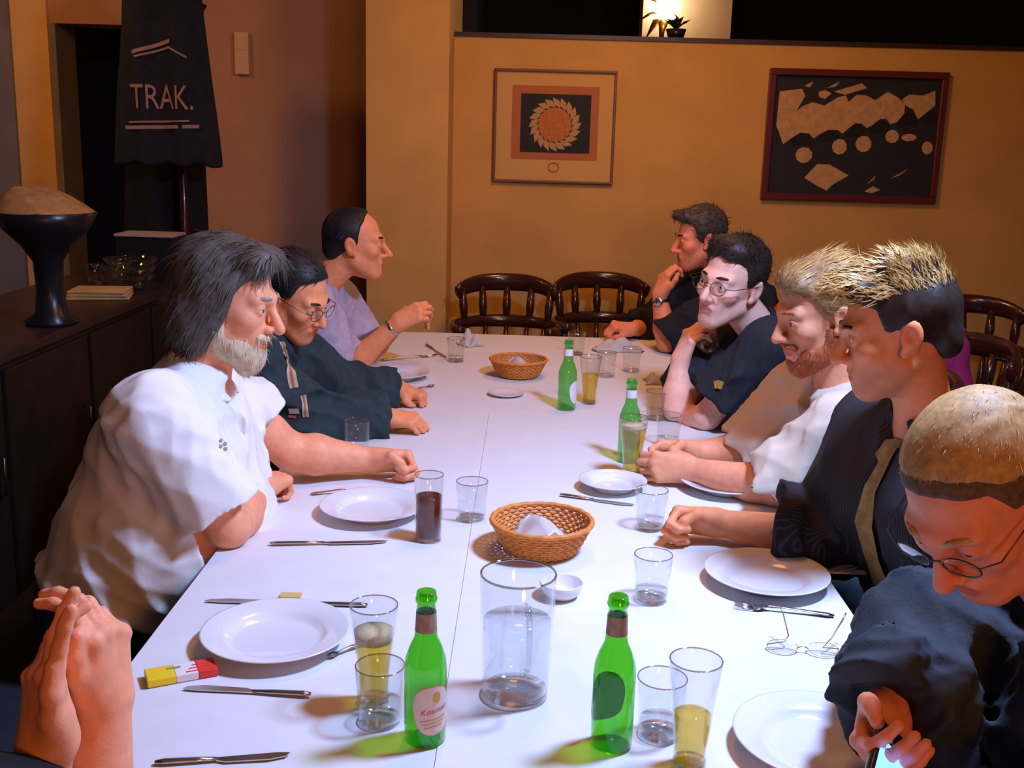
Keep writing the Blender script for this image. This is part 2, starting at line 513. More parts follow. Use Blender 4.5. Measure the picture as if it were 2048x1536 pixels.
plain_box('wall_rear', (-.42, 8.6, 0), (4.2, 8.7, 3.0), 'dark_room')
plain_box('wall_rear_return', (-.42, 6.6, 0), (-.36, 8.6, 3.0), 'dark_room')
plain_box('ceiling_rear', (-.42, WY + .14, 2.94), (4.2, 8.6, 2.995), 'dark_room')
# ------------------------------------------------------------------ the long table and its cloths
TX, TY0, TY1 = .615, .80, 4.76
tb = empty('dining_table', (0, (TY0 + TY1) / 2, 0), 'long dining table under the white cloths, people along both sides', 'table')
bm = bmesh.new(); box(bm, (-TX, TY0, .715), (TX, TY1, .747), .004)
from_bm('tabletop', bm, MATS['floor_wood'], tb, smooth=False, world=True)
for x in (-.53, .53):
    for y in (TY0 + .12, 2.78, TY1 - .12):
        bm = bmesh.new(); box(bm, (x - .03, y - .03, 0), (x + .03, y + .03, .715), .004)
        from_bm('leg', bm, MATS['floor_wood'], tb, smooth=False, world=True)
def cloth(name, x0, x1, y0, y1, z, label, drop=0.0, sides='lrfb', seed=0, amp=.0005, step=.03, hem=None):
    """a laid cloth: flat top with soft creases, hanging folds on the named sides"""
    r = random.Random(7)
    ph = [r.uniform(0, 6.28) for _ in range(6)]
    nx = max(2, int((x1 - x0) / step)); ny = max(2, int((y1 - y0) / step))
    xs = [x0 + (x1 - x0) * i / nx for i in range(nx + 1)]; ys = [y0 + (y1 - y0) * j / ny for j in range(ny + 1)]
    k = 4 if drop else 0
    gx = ([(x0, t) for t in range(k, 0, -1)] if 'l' in sides and k else []) + [(x, 0) for x in xs] + ([(x1, -t) for t in range(1, k + 1)] if 'r' in sides and k else [])
    gy = ([(y0, t) for t in range(k, 0, -1)] if 'f' in sides and k else []) + [(y, 0) for y in ys] + ([(y1, -t) for t in range(1, k + 1)] if 'b' in sides and k else [])
    bm = bmesh.new(); G = []
    for x, a in gx:
        row = []
        for y, b_ in gy:
            dx = max(abs(a), 0) / max(k, 1); dy = abs(b_) / max(k, 1); d = max(dx, dy)
            zz = z + amp * (math.sin(x * 17 + ph[0] + 2 * math.sin(y * 5 + ph[1])) + math.sin(y * 13 + ph[2] + 2 * math.sin(x * 6 + ph[3])))
            for c in ((y1 - y0) * .33 + y0, (y1 - y0) * .67 + y0): zz += .0007 * math.exp(-((y - c) / .010) ** 2) if z > CZ + .002 else 0
            px, py = x, y
            if d:
                zz -= drop * d
                out = .006 + .012 * d * (1 + math.sin((y if dx >= dy else x) * 24 + ph[4]))
                if a > 0: px -= out
                if a < 0: px += out
                if b_ > 0: py -= out
                if b_ < 0: py += out
            row.append(bm.verts.new((px, py, zz)))
        G.append(row)
    for i in range(len(G) - 1):
        for j in range(len(G[0]) - 1):
            bm.faces.new((G[i][j], G[i + 1][j], G[i + 1][j + 1], G[i][j + 1]))
    ed = [e for e in bm.edges if len(e.link_faces) == 1]                 # the hem turns down at every edge
    for v in bmesh.ops.extrude_edge_only(bm, edges=ed)['geom']:
        if isinstance(v, bmesh.types.BMVert): v.co.z -= .0016
    bmesh.ops.recalc_face_normals(bm, faces=bm.faces[:])
    if sum(f.normal.z for f in bm.faces) < 0: bmesh.ops.reverse_faces(bm, faces=bm.faces[:])
    o = smooth_by_angle(from_bm(name, bm, MATS['cloth_white']), 40)
    tag(o, label, 'tablecloth')
    return o
CZ = TABLE_Z + .0015
cloth('tablecloth', -TX - .004, TX + .004, TY0 - .004, TY1 + .004, CZ - .0020, 'big white under-cloth hanging over the edges of the long table', drop=.20, amp=0.0, seed=1)
sA, sB = on(978, 832), on(915, 1105)
cloth('tablecloth', -TX - .009, sA[0] + .05, TY0 - .01, sA[1] + .012, CZ + .0034, 'white top cloth along the left half of the table, under the grey-haired man\'s arms', drop=.10, sides='l', seed=2)
cloth('tablecloth', sA[0], TX + .009, TY0 - .01, sA[1], CZ + .0056, 'white top cloth along the right half of the table, its corner near mid-table', drop=.10, sides='r', seed=3)
cloth('tablecloth', -TX - .009, TX + .009, sA[1] - .10, TY1 + .010, CZ + .0014, 'white top cloth over the far end of the table, under the far basket', drop=.12, sides='lrb', seed=4)
TZ = CZ + .0085                      # what things stand on
def spot(px, py):
    p = on(px, py, CZ + .0044)                 # the top cloths lie at slightly different heights
    z = CZ + (.0014 if p[1] > sA[1] + .012 else (.0056 if p[0] > sA[0] else .0034)) + .0011
    return on(px, py, z)

# ------------------------------------------------------------------ tableware
def shell_profile(outer, wall=.0018, bottom=.008):
    """outer (r, z) list from the foot up -> closed profile of a hollow vessel"""
    inner = [(max(r - wall, .001), z) for r, z in outer if z > bottom]
    inner = [(inner[0][0], bottom)] + inner
    return [(.0005, 0)] + outer + [(inner[-1][0] + wall * .5, outer[-1][1] + wall * .4)] + inner[::-1] + [(.0005, bottom)]
def inner_r(outer, z, wall):
    return float(np.interp(z, [q[1] for q in outer], [q[0] for q in outer])) - wall
def vessel(kind, loc, outer, label, cat='glass', group=None, m='clear_glass', wall=.0018, bottom=.008, fill=None, level=.5, foam=0.0, segs=36, foot='thick_glass'):
    root = empty(kind, loc, label, cat, group)
    bm = bmesh.new(); lathe(bm, shell_profile(outer, wall, bottom), segs)
    from_bm('vessel', bm, MATS[m], root)
    bm = bmesh.new()                                       # thick glass foot
    r0 = outer[0][0]
    lathe(bm, [(.0005, .0004), (r0 * .93, .0006), (inner_r(outer, bottom * .9, wall * .6), bottom * .9), (r0 * .5, bottom * .75), (.0005, bottom * .7)], segs)
    from_bm('foot', bm, MATS[foot], root)
    rt_ = outer[-1][0]
    bm = bmesh.new(); tube(bm, [((rt_ - wall * .5) * math.cos(2 * math.pi * i / segs), (rt_ - wall * .5) * math.sin(2 * math.pi * i / segs), outer[-1][1]) for i in range(segs)], max(wall * .62, .0011), 6, closed=True)
    from_bm('rim', bm, MATS['rim_glass'], root)
    if fill:
        h = outer[-1][1]; zt = bottom + (h - bottom) * level
        zs = [bottom + .0006 + (zt - bottom - .0006) * i / 6 for i in range(7)]
        bm = bmesh.new(); lathe(bm, [(.0005, zs[0])] + [(inner_r(outer, z, wall) - .0004, z) for z in zs] + [(.0005, zt)], segs)
        from_bm('drink', bm, MATS[fill], root)
        if foam:
            bm = bmesh.new(); lathe(bm, [(.0005, zt + .0003), (inner_r(outer, zt, wall) - .0006, zt + .0003), (inner_r(outer, zt + foam, wall) - .0006, zt + foam), (.0005, zt + foam * .85)], segs)
            from_bm('foam', bm, MATS['foam'], root)
    return root
PINT = [(.0235, 0), (.0240, .006), (.0230, .020), (.0245, .045), (.0290, .090), (.0345, .130), (.0365, .158)]
TUMBLER = [(.0300, 0), (.0312, .004), (.0335, .045), (.0365, .090)]
HIGHBALL = [(.0285, 0), (.0290, .004), (.0300, .075), (.0315, .145)]
def text_mesh(body, size, shear=0.0):
    cu = bpy.data.curves.new('t', 'FONT'); cu.body = body; cu.size = size; cu.shear = shear
    cu.align_x = 'CENTER'; cu.align_y = 'CENTER'; cu.resolution_u = 3
    o = bpy.data.objects.new('t', cu); COL.objects.link(o)
    dg = bpy.context.evaluated_depsgraph_get(); dg.update()
    me = bpy.data.meshes.new_from_object(o.evaluated_get(dg))
    bpy.data.objects.remove(o); bpy.data.curves.remove(cu)
    return me
BOT = [(.0270, 0), (.0300, .004), (.0302, .050), (.0302, .112), (.0285, .128), (.0230, .145), (.0165, .160), (.0148, .175), (.0138, .200), (.0132, .213)]
def bottle(loc, label, m, facing, neck='foil_bronze', front=True, neck_z=(.170, .198), level=0.0, script=None):
    """facing: degrees the front label looks to, from +X"""
    root = empty('beer_bottle', loc, label, 'bottle')
    prof = [(.0005, .003), (.022, .0015)] + BOT + [(.0152, .2135), (.0155, .2185), (.0142, .2200), (.0140, .226), (.0128, .228), (.0100, .228), (.0098, .215)]
    bm = bmesh.new(); lathe(bm, prof, 40)
    from_bm('glass', bm, MATS[m], root)
    def rr(z): return float(np.interp(z, [q[1] for q in BOT], [q[0] for q in BOT])) + .0005
    bm = bmesh.new()
    zs = [neck_z[0] + (neck_z[1] - neck_z[0]) * i / 4 for i in range(5)]
    lathe(bm, [(rr(z), z + .0) for z in zs], 32)
    from_bm('neck_label', bm, MATS[neck], root)
    if front:
        a0 = math.radians(facing)
        def wrap(x, z, off): return Vector(((.0302 + off) * math.cos(a0 + x / .0302), (.0302 + off) * math.sin(a0 + x / .0302), z))
        def oval(name, a, b_, cz, off, mt, tilt=0.0, parent=root, rim=1.0, cx=0.0):
            bm = bmesh.new(); rings = [[bm.verts.new(wrap(cx, cz, off))]]
            for q in (.34, .67, 1.0):
                row = []
                for i in range(36):
                    t = 2 * math.pi * i / 36
                    x = a * q * math.copysign(abs(math.cos(t)) ** .8, math.cos(t)); z = b_ * q * math.copysign(abs(math.sin(t)) ** .8, math.sin(t))
                    row.append(bm.verts.new(wrap(cx + x * math.cos(tilt) - z * math.sin(tilt), cz + x * math.sin(tilt) + z * math.cos(tilt), off)))
                rings.append(row)
            for i in range(36):
                j = (i + 1) % 36
                bm.faces.new((rings[0][0], rings[1][i], rings[1][j]))
                for p, q in ((1, 2), (2, 3)): bm.faces.new((rings[p][i], rings[q][i], rings[q][j], rings[p][j]))
            return from_bm(name, bm, MATS[mt], parent)
        lb = oval('front_label', .0300, .0380, .060, .0006, 'label_gold' if script else 'label_white', .15)
        if script:
            oval('label_face', .0288, .0366, .060, .0009, 'label_cream', .15, lb)
            oval('emblem', .0055, .0080, .0800, .0013, 'label_gold', 0, lb, cx=.004)
            me = text_mesh(script, .0125, .25)
            for v in me.vertices: v.co = wrap(v.co.x + .001, .0600 + v.co.y + .15 * v.co.x, .0013)
            mesh_obj('lettering', me, MATS['label_red'], lb)
            for k_, (w_, zz) in enumerate(((.019, .0470), (.016, .0415), (.013, .036))):
                bm = bmesh.new()
                q = [[bm.verts.new(wrap(-w_ + 2 * w_ * i / 8, zz + s * .0008 + .15 * (-w_ + 2 * w_ * i / 8), .0013)) for i in range(9)] for s in (-1, 1)]
                for i in range(8): bm.faces.new((q[0][i], q[0][i + 1], q[1][i + 1], q[1][i]))
                from_bm('label_line', bm, MATS['label_gold'], lb)
    return root
bottle(spot(850, 1478), 'green beer bottle with an oval cream label and red lettering, left of the jug', 'green_glass', -62, script='Kosman')
bottle(spot(1222, 1488), 'green beer bottle turned label away, right of the water jug', 'green_glass', 110, neck_z=(.172, .200))
bottle(spot(1133, 818), 'green beer bottle with a white neck label beside the far bread basket', 'mint_glass', -20, neck='label_white', neck_z=(.178, .200))
bottle(spot(1256, 922), 'green beer bottle with a white neck label by the red-bearded man\'s hands', 'mint_glass', 60, neck='label_white', neck_z=(.178, .200))

vessel('beer_glass', spot(748, 1402), PINT, 'tapered beer glass two thirds full, between the near left plate and the labelled bottle', fill='beer', level=.62, foam=.016)
vessel('beer_glass', spot(1378, 1528), PINT, 'tapered beer glass less than half full at the front of the table', fill='beer', level=.46)
vessel('beer_glass', spot(1178, 806), PINT, 'beer glass standing right beside the far bottle', fill='beer', level=.60)
GLASS_G = vessel('beer_glass', (.285, 2.685, TZ), PINT, 'beer glass held between the red-bearded man\'s two hands', fill='beer', level=.80, foam=.010)
vessel('highball_glass', spot(857, 1078), HIGHBALL, 'tall glass of cola by the bearded man\'s fist', fill='cola', level=.66)
vessel('water_tumbler', spot(943, 1038), TUMBLER, 'empty tumbler to the right of the cola glass')
vessel('water_tumbler', spot(1302, 1198), TUMBLER, 'tumbler with a little water between the near basket and the right-hand plate', fill='water', level=.16)
vessel('water_tumbler', spot(1300, 1056), TUMBLER, 'tumbler in front of the pinstripe man\'s fist', fill='water', level=.2)
vessel('water_tumbler', spot(1318, 1468), TUMBLER, 'tumbler between the turned bottle and the front beer glass', fill='water', level=.2)
vessel('water_tumbler', spot(760, 1442), TUMBLER, 'tumbler half behind the labelled beer bottle', fill='water', level=.3)
vessel('water_tumbler', spot(714, 905), TUMBLER, 'tumbler in front of the tracksuit man\'s near forearm')
vessel('water_tumbler', spot(1212, 752), TUMBLER, 'tumbler just right of the far beer glass')
vessel('water_tumbler', spot(1262, 742), TUMBLER, 'tumbler behind the neck of the second far bottle')
vessel('water_tumbler', spot(1152, 708), TUMBLER, 'tumbler behind the far bottle\'s neck at the table\'s far end')
vessel('water_tumbler', spot(1312, 838), TUMBLER, 'tumbler before the elbow of the man in the dark T-shirt', fill='water', level=.3)
vessel('water_tumbler', spot(1335, 890), TUMBLER, 'tumbler behind the red-bearded man\'s far hand', fill='water', level=.2)
vessel('water_tumbler', spot(912, 722), TUMBLER, 'tumbler with a napkin tip behind it on the far left of the table', fill='water', level=.15)
# water jug
JUG = [(.0480, 0), (.0515, .004), (.0530, .030), (.0550, .100), (.0585, .200)]
jl = spot(1030, 1388)
jug = vessel('water_jug', jl, JUG, 'clear glass water jug, two thirds full, between the two near beer bottles', cat='jug', wall=.003, bottom=.012, fill='water', level=.60, segs=48)
bm = bmesh.new()
for v in jug.children[0].data.vertices:                      # pull the lip out into a spout
    if v.co.z > .173:
        a = math.atan2(v.co.y, v.co.x) - math.radians(25)
        a = (a + math.pi) % (2 * math.pi) - math.pi
        k = math.exp(-(a / .35) ** 2) * ((v.co.z - .173) / .028) ** 2
        v.co.x += .014 * k * math.cos(math.radians(25)); v.co.y += .014 * k * math.sin(math.radians(25)); v.co.z += .004 * k
ha = math.radians(-78)
tube(bm, [(math.cos(ha) * r_, math.sin(ha) * r_, z) for r_, z in ((.0570, .172), (.072, .176), (.086, .162), (.090, .124), (.086, .086), (.072, .070), (.0545, .066))], .0052, 10)
from_bm('handle', bm, MATS['thick_glass'], jug)

def plate(loc, d, label, group=None):
    r = d / 2
    bm = bmesh.new()
    prof = [(.0005, .004), (r * .52, .004), (r * .54, 0), (r * .58, 0), (r * .60, .005), (r * .70, .015), (r * .98, .0235), (r, .0250), (r * .995, .0265), (r * .97, .0262), (r * .72, .0195), (r * .66, .0150), (r * .60, .0085), (r * .55, .0068), (.0005, .0066)]
    lathe(bm, prof, 64)
    o = from_bm('dinner_plate', bm, MATS['porcelain'])
    o.location = loc; tag(o, label, 'plate', group)
    return o
PG = 'white dinner plates along the table'
plate(spot(552, 1285), .250, 'empty white dinner plate nearest on the left, beside the yellow packet', PG)
plate(spot(745, 1028), .240, 'empty white dinner plate left of the cola glass', PG)
plate(spot(1532, 1165), .245, 'empty white dinner plate before the pinstripe man', PG)
plate(spot(1452, 978), .235, 'white dinner plate under the red-bearded man\'s forearms', PG)
plate(spot(1640, 1500), .250, 'white dinner plate at the near right, beside the phone user\'s sleeve', PG)
plate(spot(795, 756), .240, 'white dinner plate before the man in the lilac shirt', PG)
plate(spot(1225, 978), .170, 'small white side plate left of the red-bearded man\'s hands', PG)
# small white dish behind the jug
bm = bmesh.new(); lathe(bm, [(.0005, 0), (.026, 0), (.036, .010), (.042, .028), (.0405, .030), (.0385, .028), (.033, .012), (.024, .005), (.0005, .0045)], 40)
o = from_bm('ashtray_dish', bm, MATS['porcelain']); o.location = spot(1122, 1192); tag(o, 'small round white dish behind the water jug', 'dish')
bm = bmesh.new(); lathe(bm, [(.0005, 0), (.040, 0), (.062, .009), (.0625, .0105), (.060, .0105), (.040, .003), (.0005, .003)], 40)
o = from_bm('saucer', bm, MATS['porcelain']); o.location = spot(1012, 790); tag(o, 'white saucer in front of the far bread basket', 'saucer')

# bread baskets: woven rows over upright stakes
def basket(loc, d, h, label, rows=10):
    root = empty('bread_basket', loc, label, 'basket')
    R0, R1 = d * .34, d * .5
    n = 30
    for i in range(rows):
        t = (i + .5) / rows; r = R0 + (R1 - R0) * (t ** .75); z = .004 + h * t
        bm = bmesh.new(); pts = []
        for k in range(n * 4):
            a = 2 * math.pi * k / (n * 4)
            w_ = .0016 * math.sin(a * n / 1.0 + math.pi * i) if True else 0
            pts.append(((r + w_) * math.cos(a), (r + w_) * math.sin(a), z))
        tube(bm, pts, h / rows * .54, 5, closed=True)
        from_bm('woven_row', bm, MATS['wicker'], root)
    bm = bmesh.new()
    for k in range(n):
        a = 2 * math.pi * (k + .25) / n
        tube(bm, [((R0 + (R1 - R0) * t ** .75) * math.cos(a), (R0 + (R1 - R0) * t ** .75) * math.sin(a), .002 + h * t) for t in (0, .15, .4, .7, 1)], .0016, 5)
    o = from_bm('stakes', bm, MATS['wicker_dark'], root); o['kind'] = 'stuff'
    bm = bmesh.new(); pts = [((R1 + .001) * math.cos(2 * math.pi * k / 64), (R1 + .001) * math.sin(2 * math.pi * k / 64), h + .004 + .0008 * math.sin(k * 2.0)) for k in range(64)]
    tube(bm, pts, .0058, 8, closed=True)
    from_bm('rim', bm, MATS['wicker'], root)
    bm = bmesh.new(); lathe(bm, [(.0005, .0005), (R0 * .98, .0005), (R0, .003), (R0 * .98, .006), (.0005, .006)], 40)
    from_bm('base', bm, MATS['wicker_dark'], root)
    return root
b1 = spot(1082, 1100); b2 = spot(1036, 752)
basket(b1, .208, .062, 'round wicker bread basket with a napkin, nearer of the two')
basket(b2, .205, .060, 'round wicker bread basket with a napkin, farther of the two')
def napkin_in(loc, r, label, rz):
    """a folded cloth standing in a soft peak inside a basket"""
    bm = bmesh.new(); N = 14; G = []
    for i in range(N + 1):
        row = []
        for j in range(N + 1):
            u, v = i / N * 2 - 1, j / N * 2 - 1
            x, y = u * r, v * r * .9
            q = math.hypot(u, v)
            z = .010 + .058 * max(0, 1 - abs(u) * .95 - abs(v) * .35) + .004 * math.sin(5 * u + 3 * v) + (.012 if q > .9 else 0) * q
            sc_ = 1 / max(1, q / .95)
            row.append(bm.verts.new((x * sc_, y * sc_, z)))
        G.append(row)
    for i in range(N):
        for j in range(N): bm.faces.new((G[i][j], G[i + 1][j], G[i + 1][j + 1], G[i][j + 1]))
    bmesh.ops.solidify(bm, geom=bm.faces[:], thickness=.002)
    o = from_bm('cloth_napkin', bm, MATS['napkin']); o.location = loc; o.rotation_euler.z = rz
    tag(o, label, 'napkin'); return o
napkin_in((b1[0], b1[1], b1[2] + .006), .068, 'white napkin peaked inside the nearer bread basket', .5)
napkin_in((b2[0], b2[1], b2[2] + .006), .066, 'white napkin peaked inside the farther bread basket', .3)
def crumple(loc, sx, sy, h, label, seed, rz=0.0, peak=1.0):
    r = random.Random(seed); ph = [r.uniform(0, 6.3) for _ in range(5)]
    bm = bmesh.new(); N = 16; G = []
    for i in range(N + 1):
        row = []
        for j in range(N + 1):
            u, v = i / N * 2 - 1, j / N * 2 - 1
            e = max(0, 1 - max(abs(u), abs(v)) ** 2)
            z = .002 + h * e * (.45 + .3 * math.sin(4 * u + ph[0] + v * 2) + .25 * math.sin(5 * v + ph[1] - u * 3)) * peak
            row.append(bm.verts.new((u * sx * (1 + .1 * math.sin(3 * v + ph[2])), v * sy * (1 + .1 * math.sin(3 * u + ph[3])), max(z, .002))))
        G.append(row)
    for i in range(N):
        for j in range(N): bm.faces.new((G[i][j], G[i + 1][j], G[i + 1][j + 1], G[i][j + 1]))
    bmesh.ops.solidify(bm, geom=bm.faces[:], thickness=.0015)
    o = from_bm('cloth_napkin', bm, MATS['napkin']); o.location = loc; o.rotation_euler.z = rz
    tag(o, label, 'napkin'); return o
crumple(spot(1235, 700), .10, .06, .060, 'crumpled white napkin at the far right end of the table', 3)
crumple(spot(1318, 765), .05, .05, .055, 'crumpled white napkin beside the raised forearm with the drink', 5)
crumple(spot(940, 690), .045, .05, .075, 'twisted white napkin standing up at the far left end of the table', 8, .5)
# fanned napkin between the right plate and the pinstripe shirt
bm = bmesh.new(); c = spot(1645, 1150)
for k in range(5):
    a = math.radians(-15 + k * 17); t = math.radians(35)
    tip = (math.cos(a) * .085, math.sin(a) * .085, .012 + .010 * (k % 2)); b_ = (math.cos(a + .3) * .085, math.sin(a + .3) * .085, .004 + .010 * ((k + 1) % 2))
    v = [bm.verts.new(q) for q in ((0, 0, .004), tip, b_)]; bm.faces.new(v)
bmesh.ops.solidify(bm, geom=bm.faces[:], thickness=.0015)
o = from_bm('cloth_napkin', bm, MATS['napkin'], smooth=False); o.location = c; tag(o, 'white napkin folded like a fan behind the pinstripe man\'s plate', 'napkin')

# cutlery: laid between two points of the table
def lay(kind, pa, pb, label, group=None, lift=0.0):
    A, B = spot(*pa), spot(*pb)
    L = float(np.linalg.norm(B - A)); rz = math.atan2(B[1] - A[1], B[0] - A[0])
    root = empty(kind, A + np.array([0, 0, lift]), label, kind.split('_')[-1], group, rz)
    if kind == 'table_knife':
        bm = bmesh.new(); tube(bm, [(0, 0, .0045), (.012, 0, .0047), (L * .30, 0, .0042), (L * .46, 0, .0035)], [.0035, .0058, .0050, .0036], 8, flat=.62)
        from_bm('handle', bm, MATS['steel'], root)
        bm = bmesh.new()
        pr = [(L * .45, -.0035), (L * .52, -.0085), (L * .85, -.0095), (L * .97, -.004), (L, .004), (L * .9, .0062), (L * .45, .0035)]
        lo = [bm.verts.new((x, y, .0018)) for x, y in pr]; hi = [bm.verts.new((x, y, .0036)) for x, y in pr]
        bm.faces.new(list(reversed(lo))); bm.faces.new(hi)
        for i in range(len(pr)): bm.faces.new((lo[i], lo[(i + 1) % len(pr)], hi[(i + 1) % len(pr)], hi[i]))
        bmesh.ops.recalc_face_normals(bm, faces=bm.faces[:])
        from_bm('blade', bm, MATS['steel'], root, smooth=False)
    elif kind == 'table_fork':
        bm = bmesh.new(); tube(bm, [(0, 0, .003), (.012, 0, .004), (L * .25, 0, .006), (L * .62, 0, .010), (L * .72, 0, .006)], [.004, .0068, .0045, .0030, .0070], 8, flat=.40)
        from_bm('handle', bm, MATS['steel'], root)
        bm = bmesh.new(); tube(bm, [(L * .70, 0, .006), (L * .76, 0, .003), (L * .80, 0, .003)], [.0070, .0110, .0115], 8, flat=.18)
        from_bm('fork_head', bm, MATS['steel'], root)
        for k in (-1.5, -.5, .5, 1.5):
            bm = bmesh.new(); tube(bm, [(L * .78, k * .0060, .003), (L * .90, k * .0060, .0035), (L, k * .0056, .0075)], [.0017, .0016, .0008], 6)
            from_bm('tine', bm, MATS['steel'], root)
    else:
        bm = bmesh.new(); tube(bm, [(0, 0, .003), (.01, 0, .004), (L * .4, 0, .006), (L * .68, 0, .005), (L * .74, 0, .004)], [.0035, .0055, .0035, .0026, .0045], 8, flat=.45)
        from_bm('handle', bm, MATS['steel'], root)
        bm = bmesh.new(); N = 16
        c0 = bm.verts.new((L * .86, 0, .0015)); rg = [bm.verts.new((L * .86 + math.cos(2 * math.pi * i / N) * L * .14, math.sin(2 * math.pi * i / N) * L * .085, .0052)) for i in range(N)]
        mid = [bm.verts.new((L * .86 + math.cos(2 * math.pi * i / N) * L * .09, math.sin(2 * math.pi * i / N) * L * .055, .0022)) for i in range(N)]
        for i in range(N):
            j = (i + 1) % N; bm.faces.new((c0, mid[i], mid[j])); bm.faces.new((mid[i], rg[i], rg[j], mid[j]))
        bmesh.ops.solidify(bm, geom=bm.faces[:], thickness=.001)
        from_bm('bowl', bm, MATS['steel'], root)
    return root
CG = 'steel cutlery laid along the table'
lay('table_knife', (735, 1214), (410, 1203), 'steel knife along the far side of the near left plate', CG)
lay('table_knife', (622, 1393), (368, 1378), 'steel knife along the near side of the near left plate', CG)
lay('table_knife', (310, 1530), (580, 1512), 'steel knife at the very front of the table, left', CG)
lay('table_knife', (540, 1090), (775, 1085), 'steel knife pointing at the foot of the cola glass', CG)
lay('table_fork', (622, 990), (720, 984), 'steel fork beyond the second left plate', CG)
lay('tea_spoon', (727, 1289), (655, 1318), 'steel spoon poking out on the right of the near left plate', CG)
lay('table_fork', (1668, 1234), (1468, 1214), 'steel fork just below the pinstripe man\'s plate', CG)
lay('table_knife', (1478, 1422), (1625, 1428), 'dark-looking knife beyond the near right plate', CG)
lay('table_knife', (1120, 992), (1268, 1012), 'steel knife below the small side plate', CG)
lay('table_fork', (762, 722), (874, 712), 'steel fork on the far left of the table', CG)
lay('table_knife', (852, 690), (892, 716), 'dark knife beside the napkin at the far left of the table', CG)
lay('tea_spoon', (826, 782), (868, 772), 'steel spoon beyond the tracksuit man\'s fist', CG)
# paper sachet on the knife
sp_ = spot(578, 1200)
bm = bmesh.new(); box(bm, (-.020, -.011, 0), (.020, .011, .004), .0012)
mat('sachet', (.66, .48, .16), rough=.6)
o = from_bm('sugar_sachet', bm, MATS['sachet'], smooth=False); o.location = (sp_[0], sp_[1] + .016, sp_[2]); tag(o, 'small yellowish paper sachet by the knife beyond the near left plate', 'sachet')
# yellow, white and red packet
mat('packet_yellow', (.86, .62, .02), rough=.4); mat('packet_white', (.80, .76, .74), rough=.4); mat('packet_red', (.75, .045, .03), rough=.4); mat('packet_green', (.25, .35, .05), rough=.4)
pa, pb = spot(292, 1365), spot(432, 1340)
L_ = float(np.linalg.norm(pb - pa)); rz = math.atan2(pb[1] - pa[1], pb[0] - pa[0])
pk = empty('snack_packet', pa, 'yellow, white and red packet at the left table edge by the near plate', 'packet', rz=rz)
for nm, x0, x1, m_, lo_ in (('yellow_end', 0, L_ * .40, 'packet_yellow', 0), ('white_band', L_ * .40, L_ * .72, 'packet_white', .0002), ('red_end', L_ * .72, L_, 'packet_red', 0)):
    bm = bmesh.new(); box(bm, (x0, -.021 + lo_, 0), (x1, .021 - lo_, .013 - lo_), .002)
    from_bm(nm, bm, MATS[m_], pk, smooth=False)
for k in range(3):
    bm = bmesh.new(); box(bm, (L_ * .55 + k * .006, -.016 + k * .010, .0125), (L_ * .95, -.013 + k * .010, .0134))
    from_bm('red_stripe', bm, MATS['packet_red'], pk, smooth=False)
bm = bmesh.new(); box(bm, (L_ * .30, .004, .0125), (L_ * .50, .010, .0134)); from_bm('green_mark', bm, MATS['packet_green'], pk, smooth=False)

# spectacles lying upside down on the cloth
c = spot(1605, 1305); es = empty('eyeglasses', c, 'pair of thin-framed eyeglasses lying with arms up by the right table edge', 'eyeglasses', rz=-.08)
bm = bmesh.new()
for s in (-1, 1):
    ring = [(s * .034 + .026 * math.cos(2 * math.pi * i / 24), .004 * math.cos(2 * math.pi * i / 24) ** 2, .019 + .0175 * math.sin(2 * math.pi * i / 24)) for i in range(24)]
    ring = [(x, y + (z - .019) * .8, .002 + (z - .0015) * .38) for x, y, z in ring]
    tube(bm, ring, .0010, 6, closed=True)
tube(bm, [(-.009, 0, .008), (0, .002, .011), (.009, 0, .008)], .0010, 6)
from_bm('frame', bm, MATS['gold_metal'], es)
for s, e in ((-1, (-.020, .055, .062)), (1, (.085, .045, .055))):
    bm = bmesh.new(); x = s * .060
    if s < 0: pts = [(-.060, .002, .010), (-.030, .012, .012), (-.022, .020, .020), (-.030, .050, .050), (-.034, .058, .058)]
    else: pts = [(.060, .002, .010), (.034, .004, .010), (.050, .020, .020), (.072, .045, .045), (.078, .052, .055)]
    tube(bm, pts, [.0010, .0011, .0012, .0014, .0016], 6)
    from_bm('temple_arm', bm, MATS['gold_metal'], es)
for s in (-1, 1):
    bm = bmesh.new(); cc = bm.verts.new((s * .034, .002, .0088))
    vs = [bm.verts.new((s * .034 + .026 * math.cos(2 * math.pi * i / 24), .004 * math.cos(2 * math.pi * i / 24) ** 2 + .0175 * math.sin(2 * math.pi * i / 24) * .8, .002 + (.0175 + .0175 * math.sin(2 * math.pi * i / 24)) * .38)) for i in range(24)]
    for i in range(24): bm.faces.new((cc, vs[i], vs[(i + 1) % 24]))
    from_bm('lens', bm, MATS['lens'], es)

